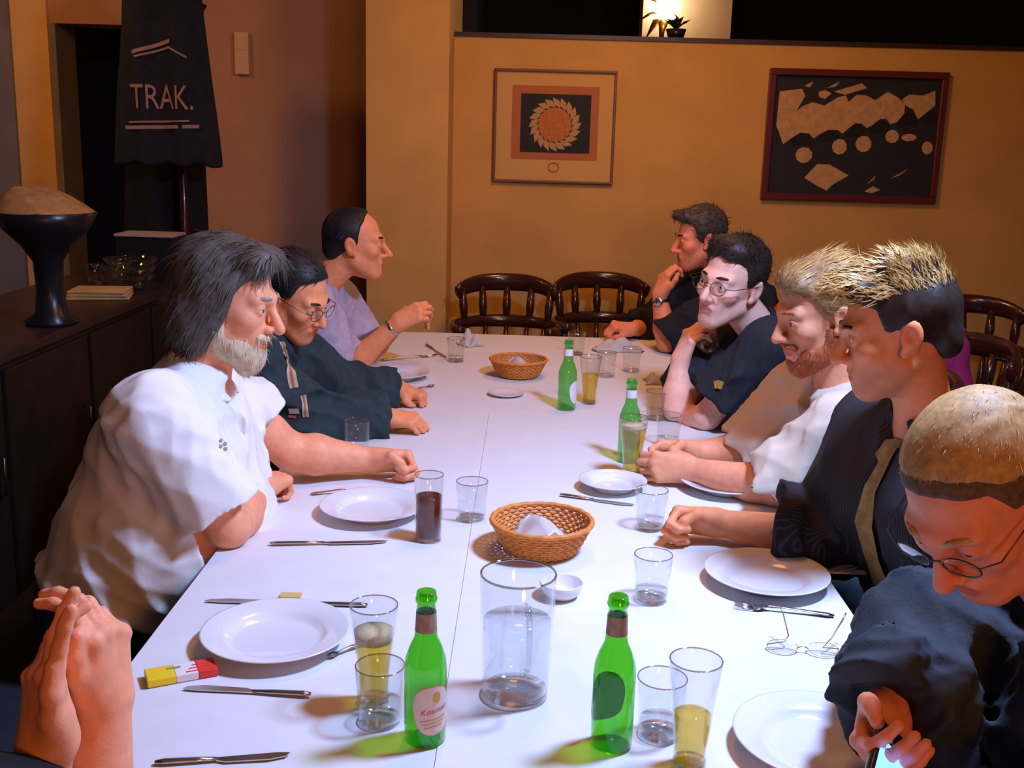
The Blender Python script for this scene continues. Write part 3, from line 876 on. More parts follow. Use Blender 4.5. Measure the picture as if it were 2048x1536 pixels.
# ------------------------------------------------------------------ seats
def captain_chair(loc, rz, label, group=None):
    root = empty('captain_chair', loc, label, 'chair', group, rz)     # faces local -Y
    m = MATS['chair_wood']
    bm = bmesh.new(); lathe(bm, [(.0005, .425), (.21, .425), (.225, .435), (.225, .455), (.205, .463), (.0005, .455)], 36, sx=1.02, sy=.98)
    from_bm('seat', bm, m, root)
    for x, y in ((-.17, -.16), (.17, -.16), (-.16, .17), (.16, .17)):
        bm = bmesh.new(); tube(bm, [(x, y, .43), (x * 1.12, y * 1.12, .20), (x * 1.2, y * 1.2, 0)], [.019, .022, .014], 10)
        from_bm('leg', bm, m, root)
    arc = lambda r, a: (r * math.cos(a), r * math.sin(a) * .92)
    pts = []
    for i in range(25):
        a = math.radians(-38 + 256 * i / 24); x, y = arc(.262, a)
        pts.append((x, y, .700))
    bm = bmesh.new(); tube(bm, pts, [.020 + .006 * math.cos(math.radians(-38 + 256 * i / 24) - math.pi / 2) ** 2 for i in range(25)], 10, flat=1.3)
    from_bm('arm_rail', bm, m, root)
    bm = bmesh.new(); pts = []; rad = []
    for i in range(17):
        a = math.radians(28 + 124 * i / 16); x, y = arc(.278, a); t = abs(i - 8) / 8
        pts.append((x, y + .012, .895 - .045 * t ** 3)); rad.append(.021 - .005 * t ** 2)
    tube(bm, pts, rad, 12, flat=2.2)
    from_bm('crest_rail', bm, m, root)
    for k, adeg in enumerate((36, 63, 90, 117, 144)):
        a = math.radians(adeg); x0, y0 = arc(.258, a); x1, y1 = arc(.276, a)
        bm = bmesh.new(); tube(bm, [(x0, y0, .70), ((x0 + x1) / 2, (y0 + y1) / 2 + .004, .78), (x1, y1 + .012, .87)], [.015, .023, .016], 10)
        from_bm('spindle', bm, m, root)
    for adeg in (-20, 10, 40, 65, 90, 115, 140, 170, 200):
        a = math.radians(adeg); x0, y0 = arc(.195, a); x1, y1 = arc(.258, a)
        bm = bmesh.new(); tube(bm, [(x0, y0, .45), ((x0 * .4 + x1 * .6), (y0 * .4 + y1 * .6), .56), (x1, y1, .700)], [.010, .017, .010], 8)
        from_bm('lower_spindle', bm, m, root)
    return root
chair0 = captain_chair((at(1012, 600, 5.30)[0], 5.26, 0), 0, 'dark wooden spindle-back chair at the head of the table', 'dark captain chairs')
def chair_at(x, y, rz, label):
    c = copy_tree(chair0); c.location = (float(x), float(y), 0); c.rotation_euler.z = rz; c['label'] = label
    return c
chair_at(at(1212, 600, 5.46)[0], 5.46, .12, 'dark spindle-back chair against the wall, right of the head-of-table chair')
chair_at(at(1955, 620, 4.95)[0], 4.95, -.15, 'dark spindle-back chair at the right, behind the spiky-haired man')
chair_at(at(2062, 640, 4.75)[0] + .40, 4.66, .1, 'dark spindle-back chair cut by the right edge of the picture')
for k, y in (('I', 4.62), ('H', 3.30), ('G', 2.63), ('F', 2.0), ('E', 1.26)):
    lab = dict(I='dark chair under the man with the wristwatch', H='dark chair under the man in the dark T-shirt', G='dark chair under the red-bearded man', F='dark chair under the pinstripe man', E='dark chair under the man with the phone')[k]
    chair_at(1.06, y, -math.pi / 2, lab)
# long bench on the left
bn = empty('bench', (-1.02, 2.4, 0), 'long dark bench the people on the left sit on', 'bench')
bm = bmesh.new(); box(bm, (-1.26, .55, .40), (-.72, 4.35, .455), .02); from_bm('seat', bm, MATS['bench_cloth'], bn, world=True)
for y in (.7, 1.9, 3.1, 4.2):
    for x in (-1.2, -.87):
        bm = bmesh.new(); box(bm, (x - .025, y - .025, 0), (x + .025, y + .025, .405), .004); from_bm('leg', bm, MATS['chair_wood'], bn, smooth=False, world=True)

# ------------------------------------------------------------------ left side: dark sideboard and what stands on it
mat('dark_board', (.016, .010, .009), rough=.35, noise=.3, nscale=16)
SBX, SBT = -1.58, .93
sb = empty('sideboard', (-1.86, 3.2, 0), 'long dark wooden sideboard along the left, behind the white-bearded man', 'sideboard')
bm = bmesh.new(); box(bm, (-2.14, 1.2, .06), (SBX - .03, 5.16, SBT - .035), .004); from_bm('body', bm, MATS['ledge_wood'], sb, smooth=False, world=True)
bm = bmesh.new(); box(bm, (-2.16, 1.17, SBT - .035), (SBX, 5.20, SBT), .006); from_bm('worktop', bm, MATS['ledge_wood'], sb, smooth=False, world=True)
bm = bmesh.new(); box(bm, (-2.12, 1.25, 0), (SBX - .06, 5.1, .06)); from_bm('plinth', bm, MATS['ledge_wood'], sb, smooth=False, world=True)
for i in range(6):
    y0 = 1.24 + i * .66
    bm = bmesh.new(); box(bm, (SBX - .03, y0, .10), (SBX - .012, y0 + .63, SBT - .06), .004)
    d_ = from_bm('door', bm, MATS['dark_board'], sb, smooth=False, world=True)
    bm = bmesh.new(); tube(bm, [(SBX - .010, y0 + .56, .50), (SBX + .012, y0 + .56, .50), (SBX + .012, y0 + .56, .62), (SBX - .010, y0 + .56, .62)], .005, 8)
    from_bm('handle', bm, MATS['dark_metal'], d_)
def on_sb(px, py):
    return on(px, py, SBT + .001)
# pedestal bowl with a heaped mound
p = np.array([-1.66, 3.72, SBT + .001])
pb_ = empty('pedestal_bowl', p, 'dark pedestal bowl heaped with an orange-brown mound on the sideboard', 'bowl')
bm = bmesh.new(); lathe(bm, [(.0005, 0), (.085, 0), (.09, .012), (.055, .04), (.045, .12), (.05, .22), (.085, .275), (.140, .33), (.172, .388), (.165, .390), (.13, .33), (.0005, .30)], 40)
from_bm('bowl', bm, MATS['black_plastic'], pb_)
bm = bmesh.new(); lathe(bm, [(.166, .384), (.150, .402), (.115, .440), (.06, .468), (.0005, .476)], 40)
for v in bm.verts:
    v.co.z += .008 * math.sin(v.co.x * 40) * math.sin(v.co.y * 37 + 1); v.co.x += (v.co.z - .384) * -.5
mat('mound', (.50, .25, .08), rough=.7, noise=.3, nscale=30, bump=.3, bscale=60)
from_bm('mound', bm, MATS['mound'], pb_)
# stacked glass bowls
q = np.array([-1.72, 4.62, 0])
for i in range(3):
    g_ = vessel('glass_bowl', (q[0] + .008 * i, q[1], SBT + .001 + i * .036), [(.055, 0), (.075, .012), (.100, .040), (.112, .062)], ['lowest', 'middle', 'topmost'][i] + ' of three stacked glass bowls on the sideboard', cat='bowl', group='stacked glass bowls', m='thick_glass', wall=.003, bottom=.006)
for i, (dx, dy) in enumerate(((-.19, .12), (-.13, .22), (.0, .24))):
    vessel('water_tumbler', (q[0] + dx, q[1] + dy, SBT + .001), TUMBLER, 'spare tumbler on the dark sideboard, ' + ('left of', 'behind', 'right behind')[i] + ' the stacked bowls', group='spare tumblers on the sideboard')
# pale folded cloths
mat('tan_cloth', (.56, .34, .13), rough=.85, noise=.15, nscale=30)
for i in range(3):
    bm = bmesh.new(); box(bm, (-.12 + .006 * i, -.085, 0), (.12 - .004 * i, .085, .012), .004)
    o = from_bm('folded_cloth', bm, MATS['tan_cloth'], smooth=True); o.location = (-1.74, 4.36, SBT + .001 + .0125 * i); o.rotation_euler.z = .25 - .06 * i
    tag(o, ('bottom', 'middle', 'top')[i] + ' tan cloth of the folded pile on the sideboard', 'cloth', 'folded tan cloths')
# dark box with a pale rim
bx = empty('dark_box', (-1.74, 4.98, SBT + .001), 'dark box with a pale rim at the far end of the sideboard', 'box')
bm = bmesh.new(); box(bm, (-.13, -.09, 0), (.13, .09, .20), .005); from_bm('body', bm, MATS['black_plastic'], bx, smooth=False)
bm = bmesh.new(); box(bm, (-.135, -.095, .20), (.135, .095, .212), .003); mat('pale_rim', (.40, .33, .30), rough=.6); from_bm('lid_rim', bm, MATS['pale_rim'], bx, smooth=False)

# ------------------------------------------------------------------ coat stand with garments
cs = empty('coat_stand', (at(345, 200, 5.25)[0], 5.36, 0), 'dark coat stand by the doorway, hung with dark garments', 'coat stand')
bm = bmesh.new(); tube(bm, [(0, 0, .03), (0, 0, 1.0), (0, 0, 2.22)], [.026, .022, .018], 12); from_bm('pole', bm, MATS['chair_wood'], cs)
for k in range(4):
    a = math.pi / 4 + k * math.pi / 2
    bm = bmesh.new(); tube(bm, [(0, 0, .12), (.15 * math.cos(a), .15 * math.sin(a), .06), (.28 * math.cos(a), .28 * math.sin(a), .014)], [.02, .018, .012], 8); from_bm('foot', bm, MATS['chair_wood'], cs)
    bm = bmesh.new(); tube(bm, [(0, 0, 2.10), (.09 * math.cos(a), .09 * math.sin(a), 2.12), (.15 * math.cos(a), .15 * math.sin(a), 2.20)], [.012, .011, .012], 8); from_bm('hook', bm, MATS['chair_wood'], cs)
# ------------------------------------------------------------------ people
def clip(f, h): return lambda P: np.maximum(f(P), h(P))
TABLE_BLOCK = rbox((0, 2.78, .70), (.625, 1.99, .0572), .002)
def lerp(a, b, t): return np.asarray(a, float) * (1 - t) + np.asarray(b, float) * t
def head_ops(S, H, R, sc, sp):
    L = lambda *p: H + R @ (np.array(p, float) * sc)
    E = lambda c, r: el(L(*c), np.array(r) * sc, R)
    C = lambda a, b, ra, rb=None: rc(L(*a), L(*b), ra * sc, (rb if rb is not None else ra) * sc)
    jw = sp.get('jaw', 1.0)
    S.u(E((0, -.012, .034), (.074, .094, .084)), .02)
    S.u(E((0, .028, -.035), (.058 * jw, .058, .085)), .03)
    S.u(E((0, .066, -.097), (.022 * jw, .023, .019)), .03)
    for s in (-1, 1):
        S.u(C((s * .049 * jw, .004, -.058), (s * .014, .066, -.102), .020, .018), .025)
        S.u(E((s * .041, .061, -.022), (.022, .022, .020)), .025)
        S.u(C((s * .012, .086, .020), (s * .042, .072, .022), .012, .010), .02)
    S.u(E((0, .074, -.060), (.032, .022, .030)), .02)
    for s in (-1, 1):
        S.s(E((s * .032, .101, .002), (.019, .019, .0125)), .014)
    nl = sp.get('nose', 1.0)
    S.u(C((0, .088, .012), (0, .088 + .026 * nl, -.034), .0075, .0120), .012)
    for s in (-1, 1):
        S.u(E((s * .0125, .098, -.038), (.0085, .011, .0085)), .008)
        S.s(E((s * .007, .104, -.047), (.0042, .006, .004)), .004)
        S.u(C((-.017, .0895, -.0640), (.017, .0895, -.0640), .0052), .007)
    S.u(C((-.014, .0885, -.0745), (.014, .0885, -.0745), .0064), .007)
    S.s(C((-.021, .0970, -.0692), (.021, .0970, -.0692), .0018), .005)
    lid = sp.get('lid', .5)
    for s in (-1, 1):
        S.u(E((s * .032, .0775, .002), (.0148, .0142, .0135)), .004)
        S.s(E((s * .032, .0930, .002 - .001 * lid), (.0125, .012, .0065 * (1 - lid) + .0012)), .003)
    for s in (-1, 1):                                              # ears
        S.u(E((s * .077, -.012, -.006), (.0095, .0185, .031)), .008)
        S.u(E((s * .083, -.018, .004), (.0065, .0155, .024)), .006)
        S.s(E((s * .089, -.008, -.002), (.008, .010, .017)), .006)
        S.u(E((s * .077, .002, -.030), (.007, .009, .010)), .006)
def skin_tone(H, R, sc, base, sp):
    base = np.array(base, float)
    def f(V):
        q = (V - H) @ R / sc
        c = np.tile(base, (len(V), 1))
        def mixin(w, col, amt):
            nonlocal c
            w = np.clip(w, 0, 1)[:, None] * amt
            c = c * (1 - w) + np.array(col) * w
        d = lambda p, r: np.sqrt((((q - np.array(p)) / np.array(r)) ** 2).sum(1))
        red = base * np.array([1.0, .62, .58])
        for s in (-1, 1):
            mixin(1.3 - d((s * .044, .066, -.03), (.026, .03, .022)), red, .35)
            mixin(1.3 - d((s * .082, -.01, -.004), (.02, .022, .034)), red, .45)
        mixin(1.4 - d((0, .112, -.034), (.018, .018, .016)), red, .4)
        mixin((1.15 - d((0, .094, -.0695), (.022, .014, .012))) * 5, base * np.array([.72, .34, .34]), .85)
        if sp.get('stubble'):
            w = np.clip((-.045 - q[:, 2]) / .02, 0, 1) * np.clip((q[:, 1] + .01) / .03, 0, 1) * (q[:, 2] > -.125)
            lip = np.clip(d((0, .094, -.0695), (.024, .02, .012)) - .9, 0, 1)
            mixin(w * lip, np.array(sp['stubble']), .35)
        return c
    return f
FING = [(.092, .027, (.042, .026, .021), .0092), (.097, .008, (.046, .029, .022), .0095), (.091, -.012, (.043, .027, .021), .0090), (.081, -.030, (.034, .021, .018), .0080)]
def hand_ops(S, wrist, d, back, side, curl=((20, 30, 15),) * 4, thumb=((.052, .050, -.014), (.078, .058, -.020), (.100, .056, -.024)), sc=1.0, spread=0.0):
    """side +1 right hand, -1 left; curl per finger in degrees (knuckle, middle, tip)"""
    x = unit(d); z = unit(np.asarray(back, float) - x * (x @ np.asarray(back, float))); y = np.cross(z, x) * side
    O = np.asarray(wrist, float)
    L = lambda p: O + (x * p[0] + y * p[1] + z * p[2]) * sc
    for kx, ky, ln, r in FING:
        S.u(rc(L((.004, ky * .45, 0)), L((kx - .006, ky, .001)), .0205 * sc, .0120 * sc), .016)
    S.u(rc(L((.03, .012, -.008)), L((.07, .004, -.008)), .017 * sc, .012 * sc), .015)
    S.u(rc(L((.014, .020, -.006)), L((.05, .026, -.006)), .018 * sc, .013 * sc), .015)
    for kx, ky, ln, r in FING:
        S.u(el(L((kx - .004, ky, .004)), np.array([.0115, .0100, .0100]) * sc), .006)
    for i, (kx, ky, ln, r) in enumerate(FING):
        p = np.array([kx - .004, ky, 0.0]); a = 0.0
        ang = math.radians(spread) * (1.2 - i) * .5
        for j in range(3):
            a += math.radians(curl[i][j])
            q = p + np.array([math.cos(a) * math.cos(ang), math.cos(a) * math.sin(ang), -math.sin(a)]) * ln[j]
            S.u(rc(L(p), L(q), r * (1 - .08 * j) * sc, r * (1 - .08 * (j + 1)) * sc), .004 if j else .007)
            p = q
    p = (.022, .022, -.008); rr = (.0165, .0120, .0112, .0095)
    for j, q in enumerate(thumb):
        S.u(rc(L(p), L(q), rr[j] * sc, rr[j + 1] * sc), .006 if j else .014)
        p = q
    return L
FIST = ((65, 85, 50),) * 4
RELAX = ((28, 38, 20), (32, 42, 22), (36, 46, 24), (38, 46, 24))
HOLD = ((38, 48, 30), (40, 50, 30), (42, 52, 32), (44, 54, 32))
THUMB_OPEN = ((.052, .052, -.012), (.080, .062, -.016), (.104, .062, -.018))
THUMB_HOLD = ((.045, .046, -.026), (.066, .048, -.052), (.084, .038, -.070))
THUMB_OVER = ((.048, .044, -.020), (.072, .034, -.036), (.084, .010, -.044))
THUMB_FLAT = ((.048, .042, -.006), (.076, .046, -.006), (.100, .042, -.006))
def torso_ops(S, p, g):
    r, f, u = p['r'], p['f'], p['u']
    b = p.get('bulk', 1.0); bl = p.get('belly', 0.0)
    P, Ch, N = p['P'], p['Ch'], p['N']
    mid = lerp(P, Ch, .5)
    S.u(rc(P - r * .075 * b, P + r * .075 * b, .118 * b + g, .118 * b + g), .06)
    for s in (-1, 1):
        S.u(rc(P + r * s * .07 * b, mid + r * s * .055 * b + f * bl * .5, .115 * b + g, (.118 + bl * .35) * b + g), .07)
        S.u(rc(mid + r * s * .055 * b + f * bl * .5, Ch + r * s * .075 * b, (.118 + bl * .35) * b + g, .112 * b + g), .07)
    if bl: S.u(el(mid + f * (bl * .9) - u * .02, np.array([.15, .12, .15]) * b + g, np.stack([r, f, u], 1)), .08)
    for s, k in ((-1, 'SL'), (1, 'SR')):
        sh = p[k]
        S.u(rc(Ch + r * s * .07 * b, sh, .10 * b + g, .056 * b + g), .045)
        S.u(rc(N - u * .035 - f * .005, sh - u * .012, .054 + g, .046 * b + g), .045)
        S.u(rc(Ch - u * .05 + r * s * .06 + f * .04, Ch + r * s * .075 + f * .045 + u * .01, .07 * b + g, .075 * b + g), .05)
def strands(name, V, Nn, n, length, width, comb, material, parent, lift=.25, jit=.25, grav=0.0, seed=1, mask=None):
    r = np.random.default_rng(seed)
    idx = np.arange(len(V)) if mask is None else np.nonzero(mask(V))[0]
    idx = r.choice(idx, n)
    p0 = V[idx] + r.normal(size=(n, 3)) * .001
    nn = Nn[idx]
    c = comb(p0)
    t = c - nn * (c * nn).sum(1)[:, None]
    t /= np.linalg.norm(t, axis=1)[:, None] + 1e-6
    t = t + nn * lift + r.normal(size=(n, 3)) * jit
    t /= np.linalg.norm(t, axis=1)[:, None]
    Ln = length * r.uniform(.6, 1.2, n)[:, None]
    p0 = p0 - nn * .003
    t2 = t + np.array([0, 0, -grav]) + r.normal(size=(n, 3)) * jit * .6 - nn * lift * .8
    t2 /= np.linalg.norm(t2, axis=1)[:, None]
    p1 = p0 + t * Ln * .5; p2 = p1 + t2 * Ln * .5
    sd = np.cross(t, nn); sd /= np.linalg.norm(sd, axis=1)[:, None] + 1e-6
    w = width
    A = np.stack([p0 - sd * w, p0 + sd * w, p1 + sd * w * .8, p1 - sd * w * .8, p2], 1).reshape(-1, 3)
    b = np.arange(n)[:, None] * 5
    me = bpy.data.meshes.new(name)
    quads = (b + np.array([0, 1, 2, 3])).tolist(); tris = (b + np.array([3, 2, 4])).tolist()
    me.from_pydata(A.tolist(), [], quads + tris)
    me.shade_smooth()
    o = mesh_obj(name, me, material, parent, world=True)
    return o
def normals(me):
    a = np.zeros(len(me.vertices) * 3, np.float32)
    me.vertex_normals.foreach_get('vector', a)
    return a.reshape(-1, 3).astype(float)
def eye_mesh():
    bm = bmesh.new()
    bmesh.ops.create_uvsphere(bm, u_segments=16, v_segments=12, radius=.0122)
    for v in bm.verts: v.co = Vector((v.co.x, v.co.z, -v.co.y))          # pole forward (+Y)
    for f in bm.faces:
        c = f.calc_center_median().normalized()
        f.material_index = 2 if c.y > .955 else (1 if c.y > .86 else 0)
        f.smooth = True
    me = bpy.data.meshes.new('eye'); bm.to_mesh(me); bm.free()
    for m in ('eye_white', 'iris_brown', 'pupil'): me.materials.append(MATS[m])
    return me
EYE = None
def spectacles(root_parent, H, R, sc, metal, lens=(.026, .019), tilt=0, label=None, rimless=False):
    L = lambda *p: H + R @ (np.array(p, float) * sc)
    bm = bmesh.new()
    lens_bm = []
    for s in (-1, 1):
        ring = []
        for i in range(24):
            a = 2 * math.pi * i / 24
            ring.append(L(s * .033 + lens[0] * math.cos(a) * .92, .108 - .006 * abs(math.cos(a) + s) * .5, -.001 + lens[1] * math.sin(a)))
        tube(bm, ring, .0011 * sc, 6, closed=True)
        tube(bm, [L(s * (.033 + lens[0] * .92), .103, .004), L(s * .078, .088, .008), L(s * .083, .03, .010), L(s * .084, -.012, .012), L(s * .082, -.03, -.012)], .0011 * sc, 6)
        lb = bmesh.new()
        c = lb.verts.new(L(s * .033, .108, -.001)); vs = [lb.verts.new(q) for q in ring]
        for i in range(24): lb.faces.new((c, vs[i], vs[(i + 1) % 24]))
        lens_bm.append(lb)
    tube(bm, [L(-.010, .108, .006), L(0, .113, .010), L(.010, .108, .006)], .0011 * sc, 6)
    o = from_bm('eyeglasses', bm, metal, root_parent, world=True)
    if label: o['label'] = label
    for lb in lens_bm:
        le = from_bm('lens', lb, MATS['lens'], o, world=False)
    return o
def person(label, p):
    """build one seated person; every joint is a world point"""
    global EYE
    for k in ('P', 'Ch', 'N', 'H', 'SL', 'SR', 'EL', 'ER', 'WL', 'WR'): p[k] = np.asarray(p[k], float)
    for k, m_ in (('WL', .803), ('WR', .803), ('EL', .797), ('ER', .797)):     # arms on the cloth rest on it
        if abs(p[k][0]) < .645 and .70 < p[k][2] < m_: p[k][2] = m_
    r = unit(p['SR'] - p['SL']); u = unit(p['N'] - p['P']); f = unit(np.cross(u, r)); r = np.cross(f, u)
    p['r'], p['f'], p['u'] = r, f, u
    root = empty('person', (p['P'][0], p['P'][1], 0.0), label, 'person')
    sc = p.get('hs', 1.0); H = p['H']; R = frame(*p['head'])
    L = lambda *q: H + R @ (np.array(q, float) * sc)
    b = p.get('bulk', 1.0); ab = p.get('arm', 1.0)
    h = p.get('res', .0036)
    # --- body
    S = Solid()
    head_ops(S, H, R, sc, p)
    nk = p.get('neck', 1.0)
    S.u(rc(L(0, -.028, -.045), p['N'] + p['f'] * .0 - u * .02, .053 * nk * sc, .060 * nk), .03)
    torso_ops(S, p, -.004)
    hl = {}
    for s, a, e, w, hk in ((-1, 'SL', 'EL', 'WL', 'hL'), (1, 'SR', 'ER', 'WR', 'hR')):
        A, E_, W_ = p[a], p[e], p[w]
        S.u(rc(A, E_, .054 * ab, .041 * ab), .02)
        S.u(rc(lerp(A, E_, .3), lerp(A, E_, .7), .052 * ab, .046 * ab), .02)
        m = lerp(E_, W_, .28)
        S.u(rc(E_, m, .041 * ab, .045 * ab), .015)
        S.u(rc(m, W_, .045 * ab, .0275 * (ab * .5 + .5)), .015)
        hd = p[hk]
        hl[hk] = hand_ops(S, W_, hd['d'], hd['back'], s, hd.get('curl', RELAX), hd.get('thumb', THUMB_OPEN), hd.get('sc', 1.0), hd.get('spread', 4))
    pts = np.array([p[k] for k in ('P', 'Ch', 'N', 'H', 'SL', 'SR', 'EL', 'ER', 'WL', 'WR')])
    lo, hi = pts.min(0) - .26, pts.max(0) + .26
    S.s(TABLE_BLOCK, .003)
    me, V, Q = solid_mesh('body', S, lo, hi, h, skin_tone(H, R, sc, p['skin'], p))
    mesh_obj('body', me, MATS['skin'], root, world=True)
    # --- eyes and brows
    if EYE is None: EYE = eye_mesh()
    gz = p.get('gaze', (0, 1, 0))
    for s in (-1, 1):
        o = mesh_obj('eye', EYE, None, root)
        fw = unit(R @ np.array(gz, float)); sd = unit(np.cross(fw, R[:, 2])); up = np.cross(sd, fw)
        c = L(s * .032, .0772, .002)
        o.matrix_parent_inverse = parent_matrix(root).inverted()
        o.matrix_basis = Matrix([[sd[0] * sc, fw[0] * sc, up[0] * sc, c[0]], [sd[1] * sc, fw[1] * sc, up[1] * sc, c[1]], [sd[2] * sc, fw[2] * sc, up[2] * sc, c[2]], [0, 0, 0, 1]])
    for s in (-1, 1):
        bm = bmesh.new()
        tube(bm, [L(s * .014, .0955, .0245), L(s * .028, .0925, .0285), L(s * .042, .082, .0270), L(s * .051, .070, .0195)], [.0022 * sc, .0034 * sc, .0030 * sc, .0012 * sc], 6, flat=1.2)
        from_bm('eyebrow', bm, MATS[p.get('brow', 'hair_dark')], root, world=True)
    # --- hair and beard
    def grow(kind, st):
        HS = Solid()
        for q in st['ops']: HS.u(el(L(*q[0]), np.array(q[1]) * sc, R) if len(q) == 2 else rc(L(*q[0]), L(*q[1]), q[2] * sc, q[3] * sc), st.get('k', .02))
        zl = st['line']
        def region(P):
            q = (P - H) @ R / sc
            y0 = np.interp(q[:, 1], [a for a, _ in zl], [c for _, c in zl])
            d = (y0 - q[:, 2]) if not st.get('below') else (q[:, 2] - y0)
            return d * .7 * sc
        HS.i(region, .006)
        for q in st.get('cut', ()): HS.s(el(L(*q[0]), np.array(q[1]) * sc, R), .006)
        HS.warp = wrinkle(st.get('amp', .003), st.get('freq', 130), st.get('seed', 3), False)
        m_, V_, Q_ = solid_mesh(kind, HS, H - .24 * sc, H + .24 * sc, .0045)
        o = mesh_obj(kind, m_, MATS[st['mat']], root, world=True)
        if st.get('strands'):
            n, ln, wd, cb = st['strands'][:4]
            Rl = R
            def comb(P):
                q = (P - H) @ Rl / sc
                return np.array([cb(x) for x in q]) @ Rl.T
            so = strands(kind + '_strands', V_, normals(m_), n, ln, wd, comb, MATS[st.get('smat', st['mat'])], o, lift=st.get('lift', .25), jit=st.get('jit', .25), grav=st.get('grav', 0), seed=st.get('seed', 3),
                         mask=(lambda W_: st['smask']((W_ - H) @ Rl / sc)) if 'smask' in st else None)
            so.matrix_parent_inverse = Matrix()
        if 'label' in st: o['label'] = st['label']
        return o
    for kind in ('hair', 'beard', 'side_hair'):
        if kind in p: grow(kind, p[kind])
    # --- shirt
    t = p['top']
    g = t.get('g', .014)
    T = Solid(); torso_ops(T, p, g)
    for s, a, e, w in ((-1, 'SL', 'EL', 'WL'), (1, 'SR', 'ER', 'WR')):
        A, E_, W_ = p[a], p[e], p[w]
        sl = t.get('sleeve', .6); fl = t.get('flare', .012)
        if isinstance(sl, dict): sl = sl[a]
        if sl <= 1:
            end = lerp(A, E_, sl); d = unit(E_ - A)
            T.u(clip(rc(A, lerp(A, E_, sl + .25), .055 * ab + g, .050 * ab + g + fl), half(end, d)), .03)
            T.s(clip(rc(lerp(A, E_, sl - .12), lerp(A, E_, sl + .3), .043 * ab + g, .046 * ab + g + fl), half(lerp(A, E_, sl - .1), -d)), .004)
        else:
            k = sl - 1; end = lerp(E_, W_, k); d = unit(W_ - E_)
            T.u(rc(A, E_, .055 * ab + g, .046 * ab + g), .03)
            T.u(clip(rc(E_, lerp(E_, W_, k + .15), .048 * ab + g, .036 * ab + g + fl), half(end, d)), .02)
            if t.get('cuff'):
                T.u(clip(clip(rc(lerp(E_, W_, k - .35), lerp(E_, W_, k + .1), .054 * ab + g, .050 * ab + g + fl), half(end, d)), half(lerp(E_, W_, k - .28), -d)), .004)
            T.s(clip(rc(lerp(E_, W_, k - .05), lerp(E_, W_, k + .3), .034 * ab + g, .032 * ab + g + fl), half(lerp(E_, W_, k - .06), -d)), .004)
    hipc = p['P']
    T.i(half(hipc + u * t.get('hem', -.06), -u), .01)
    T.s(rc(p['N'] - u * .012, L(0, -.01, -.06), .063 * nk, .066 * nk), .008)
    v = t.get('vneck', 0)
    if v:
        T.s(rc(p['N'] + f * .075 + u * .03, p['N'] + f * (.125 + v * .2) - u * v, .05, .006), .006)
    wk = wrinkle(t.get('fold', .010), t.get('freq', 26), t.get('seed', 5)); wk2 = wrinkle(t.get('fold', .010) * .3, t.get('freq', 26) * 2.4, t.get('seed', 5) + 1)
    T.warp = lambda P: wk(P) + wk2(P)
    T.s(TABLE_BLOCK, .003)
    p['cloth'] = T
    me, V, Q = solid_mesh('top', T, lo - .03, hi + .03, t.get('res', .006), t.get('color_fn', None) and t['color_fn'](p))
    so = mesh_obj(t.get('name', 'shirt'), me, MATS[t['mat']], root, world=True)
    if t.get('collar'):
        Cl = Solid(); cz = t['collar']
        ax = unit(L(0, -.03, -.05) - p['N'])
        Cl.u(rc(p['N'] - ax * .03, p['N'] + ax * .03, .088 * nk, .070 * nk), .01)
        Cl.i(half(p['N'] + ax * (.030 * cz) - f * .0, ax + f * .55), .006)
        Cl.i(half(p['N'] - ax * .03, -ax), .006)
        Cl.s(rc(p['N'] - ax * .10, p['N'] + ax * .12, .064 * nk, .060 * nk), .006)
        Cl.s(rc(p['N'] + f * .09 + ax * .08, p['N'] + f * .10 - ax * .10, .055 if v else .012, .02), .006)
        m_, V_, Q_ = solid_mesh('collar', Cl, p['N'] - .16, p['N'] + .16, .0045)
        mesh_obj('collar', m_, MATS[t.get('cmat', t['mat'])], root, world=True)
    # --- legs
    if p.get('legs', True):
        TR = Solid(); hip = p['P']; ft = p.get('leg_f', np.array([f[0], f[1], 0])); ft = unit(ft); rr = np.cross(ft, [0, 0, 1.0])
        SH = Solid()
        for s in (-1, 1):
            hp = hip + rr * s * .095 * b - np.array([0, 0, .02]); kn = np.array([hip[0], hip[1], .53]) + ft * .40 + rr * s * .13; an = np.array([kn[0], kn[1], .11]) + ft * p.get('shin', .02)
            TR.u(rc(hp, kn, .092 * b, .066), .03).u(rc(kn, an, .066, .052), .03)
            SH.u(el(an + ft * .06 - np.array([0, 0, .068]), (.046, .135, .042), np.stack([rr, ft, [0, 0, 1.0]], 1)), .01).u(rc(an, an - np.array([0, 0, .05]), .045, .045), .02)
        TR.u(rc(hip - rr * .08 * b, hip + rr * .08 * b, .13 * b, .13 * b), .04)
        TR.i(half(hip + np.array([0, 0, .10]), (0, 0, 1.0)), .02)
        SH.i(half((0, 0, .002), (0, 0, -1.0)), .004)
        TR.warp = wrinkle(.016, 40, 9)
        lo2 = np.array([hip[0] - .75, hip[1] - .75, -.02]); hi2 = np.array([hip[0] + .75, hip[1] + .75, hip[2] + .3])
        m_, V_, Q_ = solid_mesh('trousers', TR, lo2, hi2, .010)
        mesh_obj('trousers', m_, MATS[p.get('trouser', 'navy_trouser')], root, world=True)
        m_, V_, Q_ = solid_mesh('shoes', SH, lo2, hi2, .010)
        mesh_obj('shoes', m_, MATS['black_leather'], root, world=True)
    if p.get('specs'): spectacles(root, H, R, sc, MATS[p['specs'].get('mat', 'dark_metal')], p['specs'].get('lens', (.026, .019)))
    p['root'] = root; p['L'] = L; p['hl'] = hl; p['Rm'] = R
    up_len = [float(np.linalg.norm(p[a] - p[e])) for a, e in (('SL', 'EL'), ('EL', 'WL'), ('SR', 'ER'), ('ER', 'WR'))]
